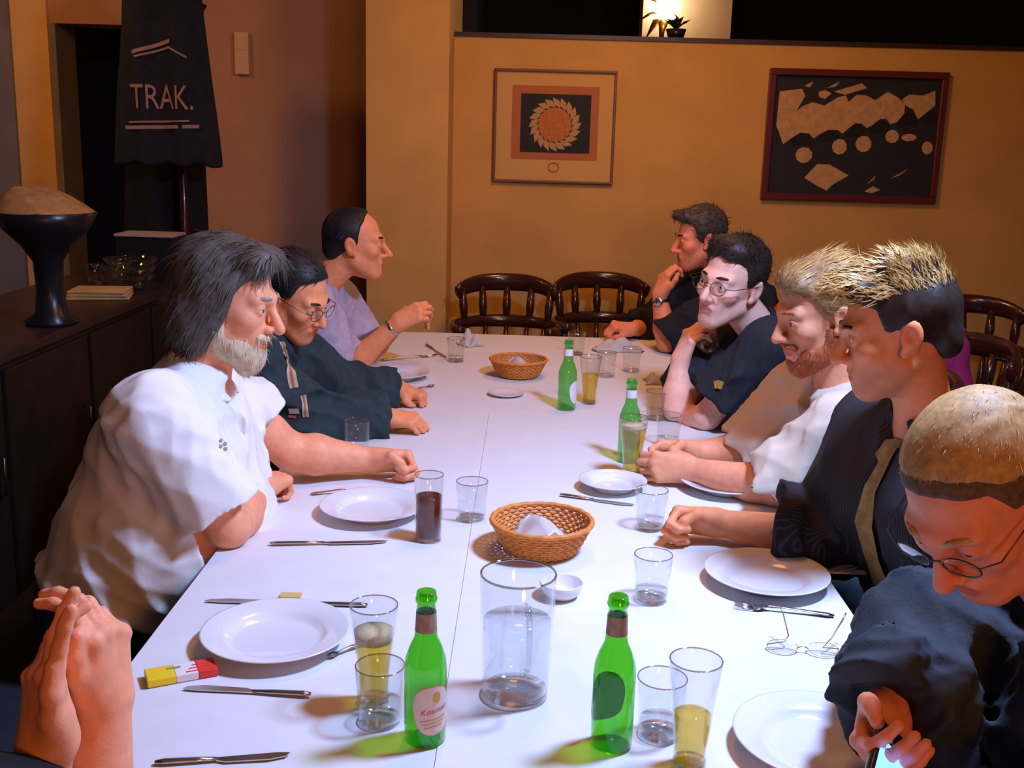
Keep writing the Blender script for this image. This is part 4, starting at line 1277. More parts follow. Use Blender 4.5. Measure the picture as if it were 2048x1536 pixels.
    if DEBUG: print('PERSON', label[:40], 'upperL %.2f foreL %.2f upperR %.2f foreR %.2f' % tuple(up_len), 'shoulders %.2f' % np.linalg.norm(p['SR'] - p['SL']), 'H', np.round(H, 2), 'N', np.round(p['N'], 2), 'neckgap %.2f' % np.linalg.norm(H - p['N']), 'SL', np.round(p['SL'], 2), 'SR', np.round(p['SR'], 2))
    return root
# ------------------------------------------------------------------ the nine people at the table
SK_PINK = (.84, .345, .185); SK_WARM = (.82, .31, .135); SK_RED = (.84, .29, .14)
A_ = np.array
cast = {}
# white-bearded man, left, nearest in full view
cast['A'] = dict(az=0, P=(-.90, 2.30, .59), Ch=(-.775, 2.30, .915), N=(-.705, 2.30, 1.075), H=at(455, 598, 2.30), head=(-6, 12, 0), hs=1.06,
    SR=(-.745, 2.09, 1.035), SL=(-.765, 2.48, 1.01), ER=at(458, 1075, 2.13), WR=at(522, 990, 2.36), EL=at(585, 905, 2.56), WL=at(745, 948, 2.62),
    hR=dict(d=(.25, 1, 0), back=(0, -.1, 1), curl=FIST, thumb=THUMB_OVER), hL=dict(d=(1, .10, -.05), back=(0, .8, .55), curl=FIST, thumb=THUMB_OVER),
    bulk=1.14, belly=.11, arm=1.12, neck=1.1, skin=SK_PINK, jaw=1.05, nose=1.15, lid=.65, brow='hair_greylight',
    hair=dict(ops=[((0, -.022, .040), (.092, .112, .094)), ((0, -.07, -.03), (.088, .062, .10)), ((-.07, -.03, -.04), (.025, .05, .075)), ((.07, -.03, -.04), (.025, .05, .075)), ((0, .05, .095), (.07, .05, .035))],
        line=[(-.2, -.145), (-.05, -.13), (.0, -.09), (.022, -.05), (.035, .03), (.06, .062), (.085, .075), (.12, .085)], amp=.007, freq=70, mat='hair_grey',
        strands=(3000, .055, .0014, lambda q: (0, -.35, -.9)), lift=.02, jit=.14, grav=.5),
    beard=dict(ops=[((0, .064, -.102), (.038, .036, .044)), ((.036, .03, -.085), (.026, .046, .036)), ((-.036, .03, -.085), (.026, .046, .036)), ((.060, .006, -.05), (.016, .020, .042)), ((-.060, .006, -.05), (.016, .020, .042)), ((0, .088, -.056), (.036, .015, .011))],
        line=[(-.05, -.02), (.02, -.02), (.05, -.060), (.075, -.045), (.12, -.043)], below=True, cut=[((0, .105, -.070), (.020, .02, .007))], amp=.005, freq=110, mat='beard_white',
        strands=(1500, .022, .0011, lambda q: (0, .15, -1)), lift=.06, jit=.2, grav=.4),
    top=dict(mat='polo_white', name='polo_shirt', sleeve={'SL': .50, 'SR': .80}, flare=.022, g=.016, vneck=.17, hem=.045, collar=.8, fold=0.031, freq=25, seed=12), trouser='navy_trouser')
def track_tone(p):
    """plain dark green-navy cloth"""
    def f(V):
        c = np.tile(A_((.022, .040, .046)), (len(V), 1))
        return c
    return f
# dark-haired man in the tracksuit top
cast['B'] = dict(P=(-1.02, 3.13, .56), Ch=(-.83, 3.13, .90), N=(-.745, 3.12, 1.035), H=at(590, 592, 3.08), head=(-22, 24, 4), hs=1.0,
    SR=(-.78, 2.95, .965), SL=(-.755, 3.31, .955), ER=(-.60, 2.99, .80), WR=at(768, 856, 3.05), EL=(-.56, 3.38, .80), WL=at(795, 783, 3.42),
    hR=dict(d=(1, .1, -.1), back=(0, -.25, 1), curl=HOLD, thumb=THUMB_HOLD), hL=dict(d=(1, -.25, -.2), back=(.1, .1, 1), curl=FIST, thumb=THUMB_OVER),
    bulk=.98, skin=SK_WARM, lid=.75, brow='hair_dark', specs=dict(mat='dark_metal', lens=(.025, .018)), arm=.98,
    hair=dict(ops=[((0, -.018, .044), (.084, .104, .094))], line=[(-.2, -.07), (-.04, -.06), (-.01, .0), (.028, .02), (.04, .07), (.065, .085), (.08, .105), (.12, .13)], amp=.003, freq=90, mat='hair_dark',
        strands=(1200, .03, .0013, lambda q: (0, -.8, -.5)), lift=.2, jit=.2),
    top=dict(mat='tracksuit', name='tracksuit_top', sleeve=1.93, g=.022, flare=.006, collar=1.0, cmat='black_shirt', color_fn=track_tone, fold=0.031, freq=30, seed=21, res=.0055))
# balding man in the lilac shirt
cast['C'] = dict(P=(-.99, 3.92, .56), Ch=(-.80, 3.92, .93), N=(-.75, 3.92, 1.07), H=at(712, 487, 3.92), head=(4, 2, 0), hs=1.03,
    SR=(-.765, 3.75, .995), SL=(-.735, 4.09, .995), ER=at(692, 742, 3.84), WR=at(795, 645, 3.86), EL=at(735, 715, 4.05), WL=at(795, 650, 4.02),
    hR=dict(d=(.8, .1, .45), back=(-.4, -.75, .3), curl=HOLD, thumb=THUMB_HOLD), hL=dict(d=(.75, -.3, .5), back=(-.4, .6, .6), curl=RELAX, thumb=THUMB_OPEN),
    bulk=1.02, skin=SK_WARM, brow='hair_dark', lid=.4, nose=1.2,
    hair=dict(ops=[((0, -.020, .038), (.083, .100, .090)), ((0, -.07, -.02), (.06, .045, .05))], line=[(-.2, -.09), (-.05, -.08), (-.022, -.01), (.012, .0), (.018, .06), (.030, .085), (.045, .15), (.2, .2)], amp=.003, freq=90, mat='hair_dark',
        strands=(900, .025, .0013, lambda q: (0, -.6, -.8)), lift=.12, jit=.2),
    top=dict(mat='lilac_shirt', name='shirt', sleeve=.72, flare=.022, g=.018, vneck=.06, collar=1.0, fold=0.022, freq=33, seed=33))
# only the hands and forearms of this one are in the picture
cast['D'] = dict(P=(-.80, .80, .56), Ch=(-.70, .89, .94), N=(-.68, .92, 1.08), H=(-.63, .98, 1.22), head=(45, 12, 0),
    SR=(-.56, .80, 1.02), SL=(-.84, 1.00, 1.02), ER=at(180, 1760, 1.07), WR=at(212, 1400, 1.11), EL=at(40, 1840, .99), WL=at(90, 1500, 1.03),
    hL=dict(d=(.065, .03, 1), back=(-.70, -.70, 0), curl=((4, 8, 5), (8, 12, 8), (16, 30, 20), (24, 50, 30)), thumb=((.052, .036, .006), (.084, .036, .008), (.112, .030, .004)), spread=3, sc=.95),
    hR=dict(d=(.02, .02, 1), back=(.95, -.25, .1), curl=((34, 40, 25), (38, 42, 25), (44, 44, 25), (50, 46, 25)), thumb=THUMB_FLAT, spread=3, sc=.92),
    arm=1.0, skin=SK_PINK, res=.0033, brow='hair_brown',
    hair=dict(ops=[((0, -.015, .042), (.083, .102, .092))], line=[(-.2, -.07), (-.04, -.06), (-.01, .0), (.028, .02), (.04, .07), (.065, .08), (.12, .10)], mat='hair_brown', strands=(700, .03, .0014, lambda q: (0, -.7, -.5))),
    top=dict(mat='dark_sleeve', name='t_shirt', sleeve=.7, g=.016, flare=.016))
# nearest on the right: fair cropped hair, looking down at the phone
cast['E'] = dict(P=(.99, 1.26, .56), Ch=(.83, 1.28, .88), N=(.75, 1.28, 1.01), H=at(1962, 985, 1.28), head=(-143, 42, 6), hs=1.02,
    SR=(.80, 1.47, .955), SL=(.85, 1.09, .955), ER=at(1850, 1270, 1.44), WR=at(1775, 1425, 1.325), EL=(.80, 1.02, .80), WL=(.62, 1.13, .80),
    hR=dict(d=(-.40, -.85, -.18), back=(-.55, .25, -.75), curl=((40, 48, 25), (42, 50, 25), (44, 52, 25), (46, 54, 25)), thumb=((.044, .044, -.020), (.070, .046, -.036), (.094, .038, -.042))), hL=dict(d=(-.8, .25, -.1), back=(.0, -.4, .8), curl=HOLD, thumb=THUMB_HOLD),
    skin=SK_RED, lid=.9, brow='hair_buzz', res=.0034, nose=1.1, jaw=1.02, specs=dict(mat='dark_metal', lens=(.025, .017)),
    side_hair=dict(ops=[((0, -.014, .0375), (.0785, .0985, .0880))], line=[(-.2, -.07), (-.045, -.06), (-.02, -.02), (.0, .015), (.026, .02), (.04, .060), (.062, .070), (.078, .083), (.12, .095)], amp=.0010, freq=150, mat='hair_cropped'),  # darker band along the hairline, just under the fair top hair
    hair=dict(ops=[((0, -.014, .038), (.080, .100, .0895))], line=[(-.2, -.05), (-.045, -.03), (-.02, .02), (.0, .055), (.026, .062), (.04, .082), (.062, .094), (.078, .102), (.12, .112)], amp=.0012, freq=150, mat='hair_buzz',
        strands=(9000, .012, .0006, lambda q: (0, .7, -.4)), lift=.13, jit=.15, smat='hair_buzz'),
    top=dict(mat='navy_top', name='sweatshirt', sleeve=1.9, g=.022, flare=.016, collar=.9, fold=0.058, freq=33, seed=44, res=.005))
# second on the right: spiky hair, pinstripe shirt with a rolled sleeve and tie
cast['F'] = dict(P=(1.00, 2.08, .56), Ch=(.815, 2.05, .93), N=(.768, 2.02, 1.09), H=at(1792, 660, 2.00), head=(172, 14, 0), hs=1.0, neck=.92,
    SR=(.745, 2.19, 1.02), SL=(.845, 1.88, 1.02), ER=at(1652, 1082, 2.17), WR=at(1432, 1083, 2.23), EL=(.84, 1.70, .76), WL=(.74, 1.92, .69), leg_f=A_((-1, .05, 0)),
    hL=dict(d=(-.6, .8, -.2), back=(0, .1, 1), curl=RELAX), hR=dict(d=(-1, .06, .03), back=(.1, .85, .5), curl=((62, 82, 45),) * 4, thumb=((.050, .042, -.020), (.076, .034, -.034), (.092, .014, -.044))),
    skin=SK_WARM, brow='hair_brown', lid=.7, arm=1.03, stubble=(.30, .17, .11),
    hair=dict(ops=[((0, -.018, .045), (.083, .103, .092)), ((0, .060, .090), (.060, .060, .038)), ((0, -.02, .115), (.06, .07, .03)), ((0, -.08, -.02), (.06, .035, .05))], line=[(-.2, -.08), (-.05, -.07), (-.02, -.01), (.008, .01), (.028, -.01), (.036, .05), (.06, .07), (.085, .085), (.14, .10)], amp=.006, freq=85, mat='hair_brown',
        strands=(3200, .036, .0012, lambda q: (0, 1, .25) if q[1] > -.0 else (0, .3, .6)), lift=.30, jit=.28, smat='hair_blond', smask=lambda q: q[:, 2] > .070),
    top=dict(mat='pinstripe', name='pinstripe_shirt', sleeve={'SL': 1.2, 'SR': 1.38}, cuff=True, g=.024, flare=.020, collar=1.0, vneck=.10, fold=0.027, freq=28, seed=51, res=.005))
# third on the right: fair hair, red beard, both hands round a glass
cast['G'] = dict(P=(1.03, 2.62, .56), Ch=(.86, 2.62, .87), N=(.775, 2.62, 1.01), H=at(1640, 622, 2.60), head=(-168, 16, -4), hs=1.06,
    SR=(.735, 2.79, .965), SL=(.755, 2.45, .955), ER=at(1500, 905, 2.83), WR=at(1385, 914, 2.77), EL=at(1560, 985, 2.50), WL=at(1378, 974, 2.62),
    hR=dict(d=(-1, -.10, .02), back=(-.1, .9, .35), curl=HOLD, thumb=THUMB_HOLD), hL=dict(d=(-1, .10, .04), back=(-.1, -.9, .35), curl=HOLD, thumb=THUMB_HOLD),
    skin=SK_PINK, brow='beard_red', lid=.6, arm=1.08, bulk=1.05,
    hair=dict(ops=[((0, -.022, .044), (.086, .106, .092)), ((0, -.09, -.01), (.06, .045, .07)), ((0, .055, .085), (.060, .035, .035))], line=[(-.2, -.10), (-.05, -.09), (-.02, -.02), (.02, .01), (.04, .055), (.062, .066), (.10, .078)], amp=.004, freq=80, mat='hair_blonddark',
        strands=(2000, .05, .0015, lambda q: (0, -1, .05)), lift=.10, jit=.12, smat='hair_blond'),
    beard=dict(ops=[((0, .062, -.105), (.040, .034, .040)), ((.038, .03, -.085), (.026, .045, .036)), ((-.038, .03, -.085), (.026, .045, .036)), ((.060, .006, -.05), (.016, .018, .040)), ((-.060, .006, -.05), (.016, .018, .040)), ((0, .088, -.056), (.036, .015, .011))],
        line=[(-.05, -.02), (.02, -.02), (.05, -.066), (.075, -.046), (.12, -.044)], below=True, cut=[((0, .105, -.070), (.021, .02, .008))], amp=.003, freq=120, mat='beard_red',
        strands=(800, .016, .0012, lambda q: (0, .25, -1)), lift=.35, jit=.3),
    top=dict(mat='cream_shirt', name='shirt', sleeve=.92, g=.022, flare=.022, vneck=.10, collar=.9, cmat='white_collar', fold=0.031, freq=28, seed=62))
# fourth on the right: dark T-shirt, glasses, lifting a drink, looking at the camera
cast['H'] = dict(P=(1.00, 3.30, .56), Ch=(.80, 3.32, .91), N=(.735, 3.32, 1.04), H=at(1462, 566, 3.27), head=(-136, 0, -10), hs=1.08,
    SR=at(1445, 690, 3.52), SL=at(1540, 690, 3.16), ER=on(1352, 815, .80), WR=at(1360, 722, 3.33), EL=at(1412, 850, 3.20), WL=at(1352, 862, 3.40),
    hR=dict(d=(.30, -.10, .95), back=(-.95, -.28, .1), curl=((38, 50, 30),) * 4, thumb=THUMB_HOLD), hL=dict(d=(-.5, .8, 0), back=(0, 0, 1), curl=RELAX),
    jaw=.93, skin=(.95, .52, .38), brow='hair_brown', lid=.25, gaze=(.25, .95, -.1), specs=dict(mat='dark_metal', lens=(.025, .018)), bulk=.98,  # skin paler than the others, standing in for bright light on his face
    hair=dict(ops=[((0, -.018, .046), (.086, .104, .096)), ((0, .03, .10), (.07, .05, .035))], line=[(-.2, -.07), (-.04, -.06), (-.012, .0), (.020, .01), (.032, .058), (.055, .075), (.12, .085)], amp=.006, freq=75, mat='hair_brown',
        strands=(1500, .026, .0014, lambda q: (.3, .1, .2)), lift=.5, jit=.5),
    top=dict(mat='tee_dark', name='t_shirt', sleeve=.74, g=.018, flare=.020, vneck=.09, collar=.85, fold=0.027, freq=30, seed=71))
# farthest on the right: hand to the mouth, wristwatch
cast['I'] = dict(P=(1.05, 4.62, .56), Ch=(.90, 4.62, .92), N=(.86, 4.62, 1.07), H=at(1400, 478, 4.60), head=(-172, 8, 0), hs=1.04,
    SR=(.74, 4.84, .97), SL=(.84, 4.44, .965), ER=at(1295, 672, 4.86), WR=at(1262, 668, 4.72), EL=at(1335, 688, 4.46), WL=at(1318, 590, 4.50),
    hR=dict(d=(-.9, -.3, .2), back=(-.1, -.3, .9), curl=FIST, thumb=THUMB_OVER), hL=dict(d=(.28, .10, .95), back=(-.9, -.35, .25), curl=((30, 70, 40),) * 4, thumb=THUMB_OPEN),
    skin=SK_RED, brow='hair_dark', lid=.7, arm=1.08,
    hair=dict(ops=[((0, -.016, .048), (.086, .104, .094)), ((0, .06, .098), (.06, .045, .030))], line=[(-.2, -.08), (-.045, -.07), (-.012, -.01), (.022, -.02), (.036, .058), (.06, .078), (.085, .090), (.14, .095)], amp=.005, freq=75, mat='hair_darkgrey',
        strands=(1200, .035, .0015, lambda q: (0, .5, .3)), lift=.35, jit=.35),
    top=dict(mat='black_shirt', name='jacket', sleeve={'SL': .95, 'SR': 1.6}, g=.024, flare=.012, collar=1.0, fold=0.027, freq=28, seed=81))
LABELS = dict(
    A='stout man with long grey hair and white beard in a white polo shirt',
    B='dark-haired man in glasses and a dark tracksuit top with pale chest stripes, looking down',
    C='balding dark-haired man in a lilac short-sleeved shirt gesturing with both hands',
    D='person at the near left corner pressing both bare hands together, forearms upright',
    E='man with fair cropped hair and glasses in a navy top, looking down at a phone',
    F='man with spiky fair-topped hair in a dark pinstripe shirt, sleeve rolled, and loose tie',
    G='man with fair hair and red beard in a cream shirt, hands round a beer glass',
    H='man in a dark T-shirt and glasses facing the camera with a drink at his chin',
    I='man in a black jacket with a wristwatch, hand held to his mouth')
PEOPLE = {}
for k in CAST_KEYS:
    PEOPLE[k] = person(LABELS[k], cast[k])
# ------------------------------------------------------------------ hung garments (soft solids)
mat('sweat_dark', (.012, .013, .019), rough=.95, noise=.3, nscale=30)
mat('coat_dark', (.008, .008, .011), rough=.95, noise=.3, nscale=30)
mat('print_pale', (.34, .20, .16), rough=.9)
GY = 5.22
def garment(name, S, lo, hi, m, label, cat, h=.012):
    me, V, Q = solid_mesh(name, S, lo, hi, h)
    o = mesh_obj(name, me, MATS[m])
    return tag(o, label, cat)
a0, a1, a2, a3 = at(250, -20, GY), at(392, -20, GY), at(442, 332, GY), at(232, 332, GY)
cxm = (a0[0] + a1[0]) / 2
S = Solid()
top, bot = np.array([(a0[0] + a1[0]) / 2, GY, a0[2]]), np.array([(a2[0] + a3[0]) / 2, GY, a2[2]])
for s, t0, t1 in ((-1, a0, a3), (0, top, bot), (1, a1, a2)):
    S.u(rc(t0 - np.array([s * .06, 0, 0]) + np.array([0, .02, 0]), t1 - np.array([s * .06, 0, 0]), .06, .06), .08)
S.u(rc(lerp(a0, top, .5), lerp(a3, bot, .5), .07, .065), .08).u(rc(lerp(a1, top, .5), lerp(a2, bot, .5), .07, .065), .08)
S.u(rc(top, top + np.array([0, .06, .10]), .10, .07), .06)
S.i(half(bot - np.array([0, 0, .0]), (0, 0, -1.0)), .01)
fold = lambda P: .010 * np.sin(P[:, 0] * 42 + 2 * np.sin(P[:, 2] * 3)) * np.clip((bot[2] + .75 - P[:, 2]) * 1.4, .2, 1)
S.warp = fold
lo, hi = np.minimum(a0, a3) - .25, np.maximum(a1, a2) + .25; hi[2] = a0[2] + .3; lo[2] = bot[2] - .05; lo[1] = GY - .25; hi[1] = GY + .3
sw = empty('sweatshirt', (cxm, GY, bot[2]), 'dark hooded sweatshirt with pale chest lettering and stripes on the coat stand', 'sweatshirt')
me, V, Q = solid_mesh('sweatshirt_body', S, lo, hi, .010)
mesh_obj('fabric', me, MATS['sweat_dark'], sw, world=True)
def onto(me_):
    """lay a flat print onto the hung cloth: its front surface is found along +Y"""
    for v in me_.vertices:
        yy = GY - .20
        for _ in range(40):
            d = float(S.ev(np.array([[v.co.x, yy, v.co.z]]))[0])
            if d < .0006: break
            yy += max(d * .8, .0004)
        v.co.y = yy - .006
    return me_
def strip(name, pts, w_):
    bm = bmesh.new(); P = [at(x, y, GY - .07) for x, y in pts]
    Q_ = []
    for i in range(len(P) - 1):
        for k in range(6): Q_.append(lerp(P[i], P[i + 1], k / 6))
    Q_.append(P[-1])
    r = [[bm.verts.new((q[0], q[1], q[2] + s * w_)) for q in Q_] for s in (-1, 1)]
    for i in range(len(Q_) - 1): bm.faces.new((r[0][i], r[0][i + 1], r[1][i + 1], r[1][i]))
    me = bpy.data.meshes.new(name); bm.to_mesh(me); bm.free()
    return mesh_obj(name, onto(me), MATS['print_pale'], sw, world=True)
strip('chest_stripe', [(266, 104), (340, 82)], .0085)
strip('chest_stripe', [(270, 113), (338, 95), (374, 115)], .0045)
strip('hem_stripe', [(252, 255), (398, 253)], .0080)
strip('hem_stripe', [(258, 244), (380, 242)], .0040)
me = text_mesh('TRAK.', .170)
c0 = at(324, 194, GY - .07); wpx = at(386, 194, GY - .07)[0] - at(262, 194, GY - .07)[0]; hpx = at(320, 170, GY)[2] - at(320, 218, GY)[2]
xs = [v.co.x for v in me.vertices]; ys = [v.co.y for v in me.vertices]
for v in me.vertices:
    x = (v.co.x - min(xs)) / (max(xs) - min(xs)) - .5; z = (v.co.y - min(ys)) / (max(ys) - min(ys)) - .5
    v.co = (c0[0] + x * wpx, c0[1], c0[2] + z * hpx)
mesh_obj('chest_lettering', onto(me), MATS['print_pale'], sw, world=True)
# long dark coat hanging behind it
S2 = Solid(); b0, b1_, b2_ = at(280, 10, 5.45), at(390, 400, 5.45), at(255, 520, 5.45)
ct = np.array([(b0[0] + b1_[0]) / 2, 5.50, b0[2]]); cb = np.array([(b1_[0] + b2_[0]) / 2, 5.50, at(320, 560, 5.45)[2]])
for s in (-1, 0, 1): S2.u(rc(ct + np.array([s * .09, 0, -.05]), cb + np.array([s * .14, 0, 0]), .065, .085), .08)
S2.warp = lambda P: .010 * np.sin(P[:, 0] * 45 + 1.0)
garment('long_coat', S2, cb - np.array([.35, .2, .15]), ct + np.array([.35, .2, .15]), 'coat_dark', 'long black coat hanging beneath the lettered sweatshirt', 'coat')

# ------------------------------------------------------------------ wall things
def on_wall(px, py, y): return at(px, py, y)
tbx = at(484, 107, LY - .02)
th = empty('wall_control', (tbx[0], LY, tbx[2]), 'small upright beige box on the shaded wall above the men on the left', 'wall box')
mat('beige_plastic', (.62, .40, .24), rough=.5)
bm = bmesh.new(); box(bm, (-.040, -.035, -.115), (.040, 0, .115), .006); from_bm('housing', bm, MATS['beige_plastic'], th, smooth=False)
bm = bmesh.new(); box(bm, (-.026, -.039, .02), (.026, -.034, .09), .002); from_bm('cover_plate', bm, MATS['beige_plastic'], th, smooth=False)
def frame_pic(name, px, y, label, wid, depth, m_frame):
    """a frame whose four pixel corners are near a rectangle on the wall"""
    P = [at(x_, y_, y) for x_, y_ in px]
    x0 = (P[0][0] + P[3][0]) / 2; x1 = (P[1][0] + P[2][0]) / 2; z1 = (P[0][2] + P[1][2]) / 2; z0 = (P[2][2] + P[3][2]) / 2
    w_, h_ = x1 - x0, z1 - z0
    root = empty(name, ((x0 + x1) / 2, y, (z0 + z1) / 2), label, 'picture')
    for nm, lo_, hi_ in (('frame_top', (-w_ / 2, -depth, h_ / 2 - wid), (w_ / 2, 0, h_ / 2)), ('frame_bottom', (-w_ / 2, -depth, -h_ / 2), (w_ / 2, 0, -h_ / 2 + wid)),
                         ('frame_side', (-w_ / 2, -depth, -h_ / 2 + wid), (-w_ / 2 + wid, 0, h_ / 2 - wid)), ('frame_side', (w_ / 2 - wid, -depth, -h_ / 2 + wid), (w_ / 2, 0, h_ / 2 - wid))):
        bm = bmesh.new(); box(bm, lo_, hi_, .004); from_bm(nm, bm, MATS[m_frame], root, smooth=False)
    return root, w_, h_
mat('pic_frame_oak', (.16, .075, .035), rough=.4); mat('pic_frame_dark', (.10, .018, .022), rough=.3, coat=.3); mat('mat_board', (.60, .37, .13), rough=.9)
mat('art_dark', (.016, .018, .024), rough=.7, noise=.2, nscale=40); mat('art_straw', (.46, .28, .12), rough=.7); mat('art_orange', (.50, .18, .055), rough=.8, noise=.25, nscale=60); mat('art_tan', (.52, .32, .15), rough=.8, noise=.2, nscale=40)
mat('art_border', (.42, .15, .06), rough=.8)
def flat(name, pts, y, m, parent):
    bm = bmesh.new(); bm.faces.new([bm.verts.new((x, y, z)) for x, z in pts])
    return from_bm(name, bm, MATS[m], parent, smooth=False)
root, w_, h_ = frame_pic('framed_picture', [(990, 134), (1237, 145), (1222, 371), (985, 361)], WY, 'square framed picture of an orange sun ringed by leaves on a dark square', .014, .030, 'pic_frame_oak')
def rect(x0, x1, z0, z1): return [(x0, z0), (x1, z0), (x1, z1), (x0, z1)]
flat('mount', rect(-w_ / 2 + .01, w_ / 2 - .01, -h_ / 2 + .01, h_ / 2 - .01), -.012, 'mat_board', root)
s_ = w_ / 247
cx_, cz_ = .003, .012
flat('inner_border', rect(cx_ - 88 * s_, cx_ + 88 * s_, cz_ - 70 * s_, cz_ + 76 * s_), -.0135, 'art_border', root)
flat('print', rect(cx_ - 70 * s_, cx_ + 72 * s_, cz_ - 56 * s_, cz_ + 60 * s_), -.0150, 'art_dark', root)
bm = bmesh.new(); c_ = bm.verts.new((cx_, -.018, cz_)); vs = [bm.verts.new((cx_ + 34 * s_ * math.cos(2 * math.pi * i / 28), -.0165, cz_ + 34 * s_ * math.sin(2 * math.pi * i / 28))) for i in range(28)]
for i in range(28): bm.faces.new((c_, vs[(i + 1) % 28], vs[i]))
from_bm('sun_disc', bm, MATS['art_orange'], root)
for i in range(20):
    a = 2 * math.pi * i / 20; b_ = a + .42
    p0 = (cx_ + 34 * s_ * math.cos(a), cz_ + 34 * s_ * math.sin(a)); p3 = (cx_ + 54 * s_ * math.cos(b_), cz_ + 54 * s_ * math.sin(b_))
    m_ = ((p0[0] + p3[0]) / 2, (p0[1] + p3[1]) / 2); n_ = (-(p3[1] - p0[1]) * .26, (p3[0] - p0[0]) * .26)
    flat('leaf', [p0, (m_[0] - n_[0], m_[1] - n_[1]), p3, (m_[0] + n_[0], m_[1] + n_[1])], -.0168, 'art_straw', root)
ring = [(cx_ + 11 * s_ * math.cos(2 * math.pi * i / 20), -h_ / 2 + 32 * s_ + 9 * s_ * math.sin(2 * math.pi * i / 20)) for i in range(20)]
bm = bmesh.new(); tube(bm, [(x, -.0135, z) for x, z in ring], .0035, 6, closed=True); from_bm('seal', bm, MATS['art_border'], root)
root, w_, h_ = frame_pic('framed_picture', [(1538, 132), (1895, 150), (1866, 408), (1520, 396)], WY, 'wide dark-framed picture of tan peaks and mounds on black, right', .034, .040, 'pic_frame_dark')
flat('print', rect(-w_ / 2 + .03, w_ / 2 - .03, -h_ / 2 + .03, h_ / 2 - .03), -.012, 'art_dark', root)
QC = [(165, 100), (1900, 185), (1750, 1440), (100, 1340)]       # corners of the frame as measured on an enlargement
def pt(X, Y):
    u, v = .5, .5
    for _ in range(12):                                          # invert the bilinear patch
        x = (1 - v) * ((1 - u) * QC[0][0] + u * QC[1][0]) + v * ((1 - u) * QC[3][0] + u * QC[2][0])
        y = (1 - v) * ((1 - u) * QC[0][1] + u * QC[1][1]) + v * ((1 - u) * QC[3][1] + u * QC[2][1])
        u += (X - x) / 1690; v += (Y - y) / 1250
    return ((u - .5) * w_, (.5 - v) * h_)
shapes = [[(265, 320), (480, 300), (515, 370), (430, 510), (500, 460), (590, 430), (700, 465), (830, 390), (905, 375), (935, 435), (1010, 372), (1100, 378), (1190, 425), (1310, 350), (1400, 400), (1480, 470), (1470, 560), (1400, 640), (1335, 660), (1300, 605), (1240, 605), (1160, 665), (1110, 690), (1060, 645), (1000, 640), (930, 690), (880, 735), (830, 700), (740, 695), (660, 735), (600, 775), (560, 725), (470, 715), (380, 770), (310, 820), (240, 640)],
    [(640, 335), (700, 318), (770, 352), (705, 402), (650, 382)], [(790, 335), (960, 290), (1060, 262), (1110, 310), (900, 368)],
    [(1450, 425), (1520, 380), (1650, 395), (1770, 350), (1770, 490), (1680, 560), (1600, 620), (1560, 525), (1490, 490)],
    [(515, 1150), (640, 1020), (760, 1030), (940, 1140), (780, 1230), (730, 1282), (640, 1230)], [(1090, 1300), (1170, 1250), (1240, 1290), (1160, 1322)],
    [(505, 275), (590, 235), (560, 290)], [(720, 300), (850, 240), (800, 290)], [(1110, 1228), (1200, 1150), (1180, 1190)], [(1330, 1185), (1510, 1090), (1430, 1150)]]
for s in shapes: flat('peak', [pt(*q) for q in s][::-1], -.0135, 'art_tan', root)
for x, y, rx, ry in ((510, 930, 82, 78), (850, 860, 74, 76), (1080, 840, 78, 80), (1355, 775, 66, 66), (1515, 790, 75, 36), (1690, 895, 54, 64)):
    flat('mound', [pt(x + rx * math.cos(2 * math.pi * i / 9 + .3), y - ry * math.sin(2 * math.pi * i / 9 + .3)) for i in range(9)], -.0135, 'art_tan', root)
mat('art_black', (.010, .011, .014), rough=.8)
for x, y, r_ in ((480, 800, 105), (750, 775, 95), (1000, 730, 95), (1240, 700, 100), (1500, 640, 110), (1720, 620, 90)):
    flat('dark_hump', [pt(x + r_ * math.cos(math.pi * i / 10), y - r_ * .8 * math.sin(math.pi * i / 10)) for i in range(11)] + [pt(x - r_ * .9, y + 40), pt(x + r_ * .9, y + 40)], -.0131, 'art_black', root)
# ------------------------------------------------------------------ lamp in the dark room beyond the half wall
LP = at(1330, 4, 6.6)
lp = empty('wall_lamp', (LP[0], 6.62, LP[2]), 'glowing lamp with leafy brass bracket above the half wall', 'lamp')
mat('lamp_glow', (1, .95, .85), emit=(1.0, .95, .80), estr=14.0)
bm = bmesh.new(); lathe(bm, [(.0005, -.09), (.075, -.085), (.095, -.05), (.098, .03), (.08, .10), (.0005, .12)], 24); from_bm('shade', bm, MATS['lamp_glow'], lp)
mat('brass', (.75, .45, .12), rough=.3, metal=1.0)
for k, (x1, z1, w_) in enumerate(((-.16, -.12, .03), (-.10, -.20, .03), (-.02, -.22, .028), (.10, -.12, .022), (-.17, .02, .03))):
    bm = bmesh.new(); tube(bm, [(0, -.02, -.07), (x1 * .5, -.08, z1 * .55), (x1, -.05, z1)], [.010, w_, .004], 8, flat=.3); from_bm('leaf', bm, MATS['brass'], lp)
bm = bmesh.new(); tube(bm, [(0, 0, -.06), (0, .03, -.20), (0, .10, -.28)], .012, 8); from_bm('stem', bm, MATS['brass'], lp)
pl = bpy.data.lights.new('wall_lamp_bulb', 'POINT'); pl.energy = 2; pl.color = (1.0, .68, .34); pl.shadow_soft_size = .08
po = bpy.data.objects.new('wall_lamp_bulb', pl); COL.objects.link(po); po.location = (LP[0] + .02, 6.50, LP[2])
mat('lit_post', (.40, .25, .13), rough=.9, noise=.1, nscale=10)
x0, x1 = at(1285, 40, 6.75)[0], at(1462, 40, 6.75)[0]
plain_box('wall_post', (x0, 6.74, 0), (x1, 6.95, 3.0), 'lit_post')
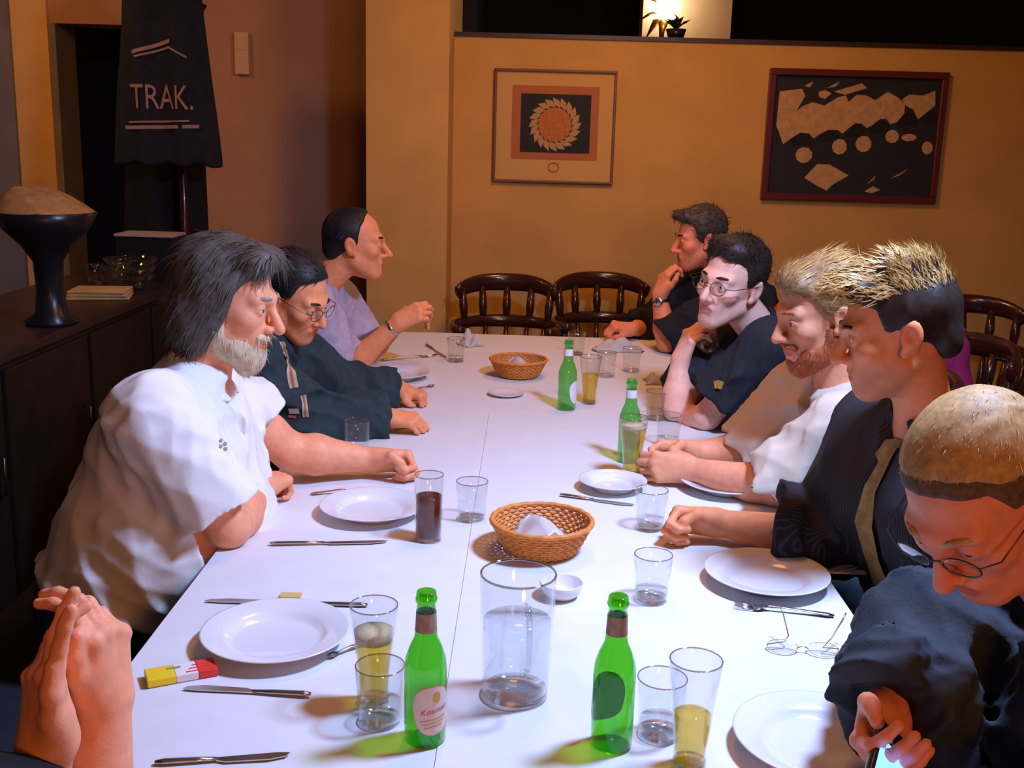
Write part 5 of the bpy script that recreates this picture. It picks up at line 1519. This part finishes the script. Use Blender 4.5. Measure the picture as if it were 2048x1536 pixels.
# dark pot plant silhouette under the lamp
pp = empty('potted_plant', (at(1340, 60, 6.3)[0], 6.30, w + .0), 'dark potted plant on the half wall ledge below the lamp', 'plant')
pp.location.z = w + .022; pp.location.y = WY + .08
bm = bmesh.new(); lathe(bm, [(.0005, 0), (.040, 0), (.055, .05), (.052, .05), (.0005, .045)], 20); from_bm('pot', bm, MATS['black_plastic'], pp)
mat('leaf_dark', (.010, .018, .010), rough=.6)
r = random.Random(5)
for k in range(12):
    a = r.uniform(0, 6.28); l_ = r.uniform(.05, .10)
    bm = bmesh.new(); tube(bm, [(0, 0, .045), (l_ * .5 * math.cos(a), l_ * .5 * math.sin(a) * .6, .045 + l_ * .5), (l_ * math.cos(a), l_ * math.sin(a) * .6, .05 + l_ * .6)], [.003, .016, .002], 6, flat=.25); from_bm('leaf', bm, MATS['leaf_dark'], pp)

# ------------------------------------------------------------------ magenta garment over a chair at the right
cc = chair_at(1.50, 3.92, -math.pi / 2 + .3, 'dark chair at the right with a magenta jacket over its back')
S3 = Solid(); m0, m1 = at(1902, 700, 3.9), at(1930, 800, 3.9)
S3.u(rc(m0, m0 + np.array([.10, .30, -.02]), .05, .05), .05).u(rc(m0 + np.array([0, .02, 0]), m1 + np.array([0, 0, -.15]), .055, .075), .06).u(rc(m0 + np.array([.1, .28, 0]), m1 + np.array([.06, .28, -.15]), .055, .07), .06)
S3.u(rc(m0 + np.array([.04, .15, -.05]), m1 + np.array([.03, .14, -.16]), .05, .05), .05)
S3.warp = wrinkle(.010, 40, 3)
garment('magenta_jacket', S3, np.minimum(m0, m1) - np.array([.25, .25, .4]), np.maximum(m0, m1) + np.array([.35, .6, .2]), 'magenta_cloth', 'magenta jacket draped on a chair behind the spiky-haired man', 'jacket')

# ------------------------------------------------------------------ held and worn things
E = cast['E']; hl = E['hl']['hR']
c = hl((.128, .004, -.030)); n = hl((.095, 0, -.05)) - hl((.095, 0, 0))
x_ = unit(hl((.15, 0, 0)) - hl((.05, 0, 0))); z_ = unit(n)
y_ = np.cross(z_, x_)
ph = bpy.data.objects.new('mobile_phone', None); COL.objects.link(ph); tag(ph, 'mobile phone with a glowing blue screen in the nearest right man\'s hand', 'phone')
ph.matrix_basis = Matrix([[y_[0], x_[0], z_[0], c[0]], [y_[1], x_[1], z_[1], c[1]], [y_[2], x_[2], z_[2], c[2]], [0, 0, 0, 1]])
bm = bmesh.new(); box(bm, (-.024, -.055, -.008), (.024, .055, .008), .005); from_bm('casing', bm, MATS['black_plastic'], ph)
bm = bmesh.new(); box(bm, (-.019, -.020, .0075), (.019, .045, .0092), .001); from_bm('screen', bm, MATS['screen_blue'], ph, smooth=False)
# drink held by the man in the dark T-shirt
Hh = cast['H']['hl']['hR']
gh = vessel('water_tumbler', Hh((.085, .012, -.058)), TUMBLER, 'tumbler held up to his chin by the man in the dark T-shirt')
yv = unit(Hh((.05, .05, 0)) - Hh((.05, 0, 0)))
gh.rotation_euler = Vector(yv.tolist()).to_track_quat('Z', 'Y').to_euler()
gh.location = [float(v) for v in (Hh((.085, -.035, -.055)))]
def wrist_band(p, w, e, name, r, m, wid, face=None):
    """a band round the wrist, a part of the person"""
    a = unit(p[e] - p[w]); c = p[w] + a * .030
    ref = unit(np.cross(a, [.3, .2, 1])); v = np.cross(a, ref)
    bm = bmesh.new(); rows = []
    for k, (o_, rr_) in enumerate(((-wid, r * .97), (-wid * .8, r), (wid * .8, r), (wid, r * .97))):
        rows.append([bm.verts.new((c + a * o_ + (ref * math.cos(2 * math.pi * i / 24) + v * math.sin(2 * math.pi * i / 24)) * rr_).tolist()) for i in range(24)])
    for A, B in zip(rows, rows[1:]):
        for i in range(24): bm.faces.new((A[i], A[(i + 1) % 24], B[(i + 1) % 24], B[i]))
    o = from_bm(name, bm, MATS[m], p['root'], world=True)
    if face is not None:
        n = unit(np.asarray(face, float) - a * (a @ np.asarray(face, float))); cc_ = c + n * (r - .001)
        bm = bmesh.new(); lathe(bm, [(.0005, 0), (.018, 0), (.0185, .006), (.016, .008), (.0005, .008)], 24)
        q = Vector(n.tolist()).to_track_quat('Z', 'Y').to_matrix().to_4x4(); q.translation = Vector(cc_.tolist())
        bm.transform(q)
        f_ = from_bm('watch_case', bm, MATS['gold_metal'] if m == 'gold_metal' else MATS['steel'], o); f_.matrix_parent_inverse = Matrix()
    return o
wrist_band(cast['I'], 'WL', 'EL', 'wristwatch', .034, 'steel', .008, (-.3, -1, 0))
wrist_band(cast['C'], 'WR', 'ER', 'bracelet', .033, 'steel', .006)
wrist_band(cast['D'], 'WL', 'EL', 'wristband', .033, 'label_cream', .006)
wrist_band(cast['B'], 'WR', 'ER', 'shirt_cuff', .036, 'label_white', .010)
# small printed emblem on the white polo shirt
A0 = cast['A']
# piping stripes and a badge on the tracksuit top, laid on the cloth itself
def surf(p, px, py, y0):
    d_ = unit(at(px, py, 3.0) - np.array([0, 0, CAM_Z])); q = at(px, py, y0)
    for _ in range(200):
        v = float(p['cloth'].ev(q[None])[0])
        if v < .0008: break
        q = q + d_ * max(v * .6, .0008)
    e_ = .004
    n = unit([float(p['cloth'].ev((q + o_)[None])[0] - p['cloth'].ev((q - o_)[None])[0]) for o_ in np.eye(3) * e_])
    return q, n
def ribbon(p, path, y0, wdt, m, name, lift=.0022):
    P = []
    for (ax, ay), (bx_, by_) in zip(path, path[1:]):
        for k in range(5): P.append(surf(p, ax + (bx_ - ax) * k / 5, ay + (by_ - ay) * k / 5, y0))
    P.append(surf(p, path[-1][0], path[-1][1], y0))
    bm = bmesh.new(); rows = []
    for i, (q, n) in enumerate(P):
        t = unit(P[min(i + 1, len(P) - 1)][0] - P[max(i - 1, 0)][0]); s = unit(np.cross(n, t))
        rows.append([bm.verts.new((q + s * wdt * k + n * lift).tolist()) for k in (-1, 0, 1)])
    for A, B in zip(rows, rows[1:]):
        for k in range(2): bm.faces.new((A[k], A[k + 1], B[k + 1], B[k]))
    return from_bm(name, bm, MATS[m], p['root'], world=True)
mat('piping_pale', (.50, .38, .27), rough=.8); mat('piping_rust', (.34, .14, .06), rough=.8)
Bp = cast['B']
ribbon(Bp, [(563, 684), (573, 715), (582, 745), (588, 776)], 2.75, .0125, 'piping_pale', 'chest_stripe')
ribbon(Bp, [(563, 684), (573, 715), (582, 745), (588, 776)], 2.75, .0040, 'piping_rust', 'stripe_line', .0034)
ribbon(Bp, [(606, 790), (609, 812), (612, 834)], 2.75, .0085, 'piping_pale', 'chest_stripe')
ribbon(Bp, [(606, 790), (609, 812), (612, 834)], 2.75, .0025, 'piping_rust', 'stripe_line', .0034)
ribbon(Bp, [(578, 821), (598, 821)], 2.75, .011, 'label_white', 'chest_badge', .0026)
ribbon(Bp, [(577, 831), (592, 833)], 2.75, .004, 'label_red', 'badge_edge', .0036)
for x_, y_ in ((442, 880), (449, 886), (441, 892), (450, 897)):
    ribbon(A0, [(x_ - 3, y_), (x_ + 3, y_ + 1)], 1.7, .0030, 'hair_greylight', 'emblem', .002)
# small yellow badge on the dark T-shirt
ribbon(cast['H'], [(1429, 771), (1437, 769), (1446, 771)], 2.9, .012, 'label_gold', 'badge', .004)
# necktie on the pinstripe man
F = cast['F']
ft, ut, rt = F['f'], F['u'], F['r']
TS = F['cloth']
def proj(q):
    for _ in range(60):
        d = float(TS.ev(q[None])[0])
        if d < .004: break
        q = q - ft * max(d * .7, .0006)
    return q
bm = bmesh.new(); prof = ((.0, .016), (-.02, .021), (-.035, .015), (-.07, .021), (-.13, .026), (-.20, .028), (-.28, .029), (-.33, .028), (-.37, .004))
rows = []
for z, wd in prof:
    rows.append([bm.verts.new((proj(F['N'] + ut * z + rt * (s * wd) + ft * .32) + ft * (.012 if s == 0 else .009)).tolist()) for s in (-1, 0, 1)])
for A, B in zip(rows, rows[1:]):
    for i in range(2): bm.faces.new((A[i], A[i + 1], B[i + 1], B[i]))
bmesh.ops.solidify(bm, geom=bm.faces[:], thickness=.003)
from_bm('necktie', bm, MATS['tie_gold'], F['root'], world=True)
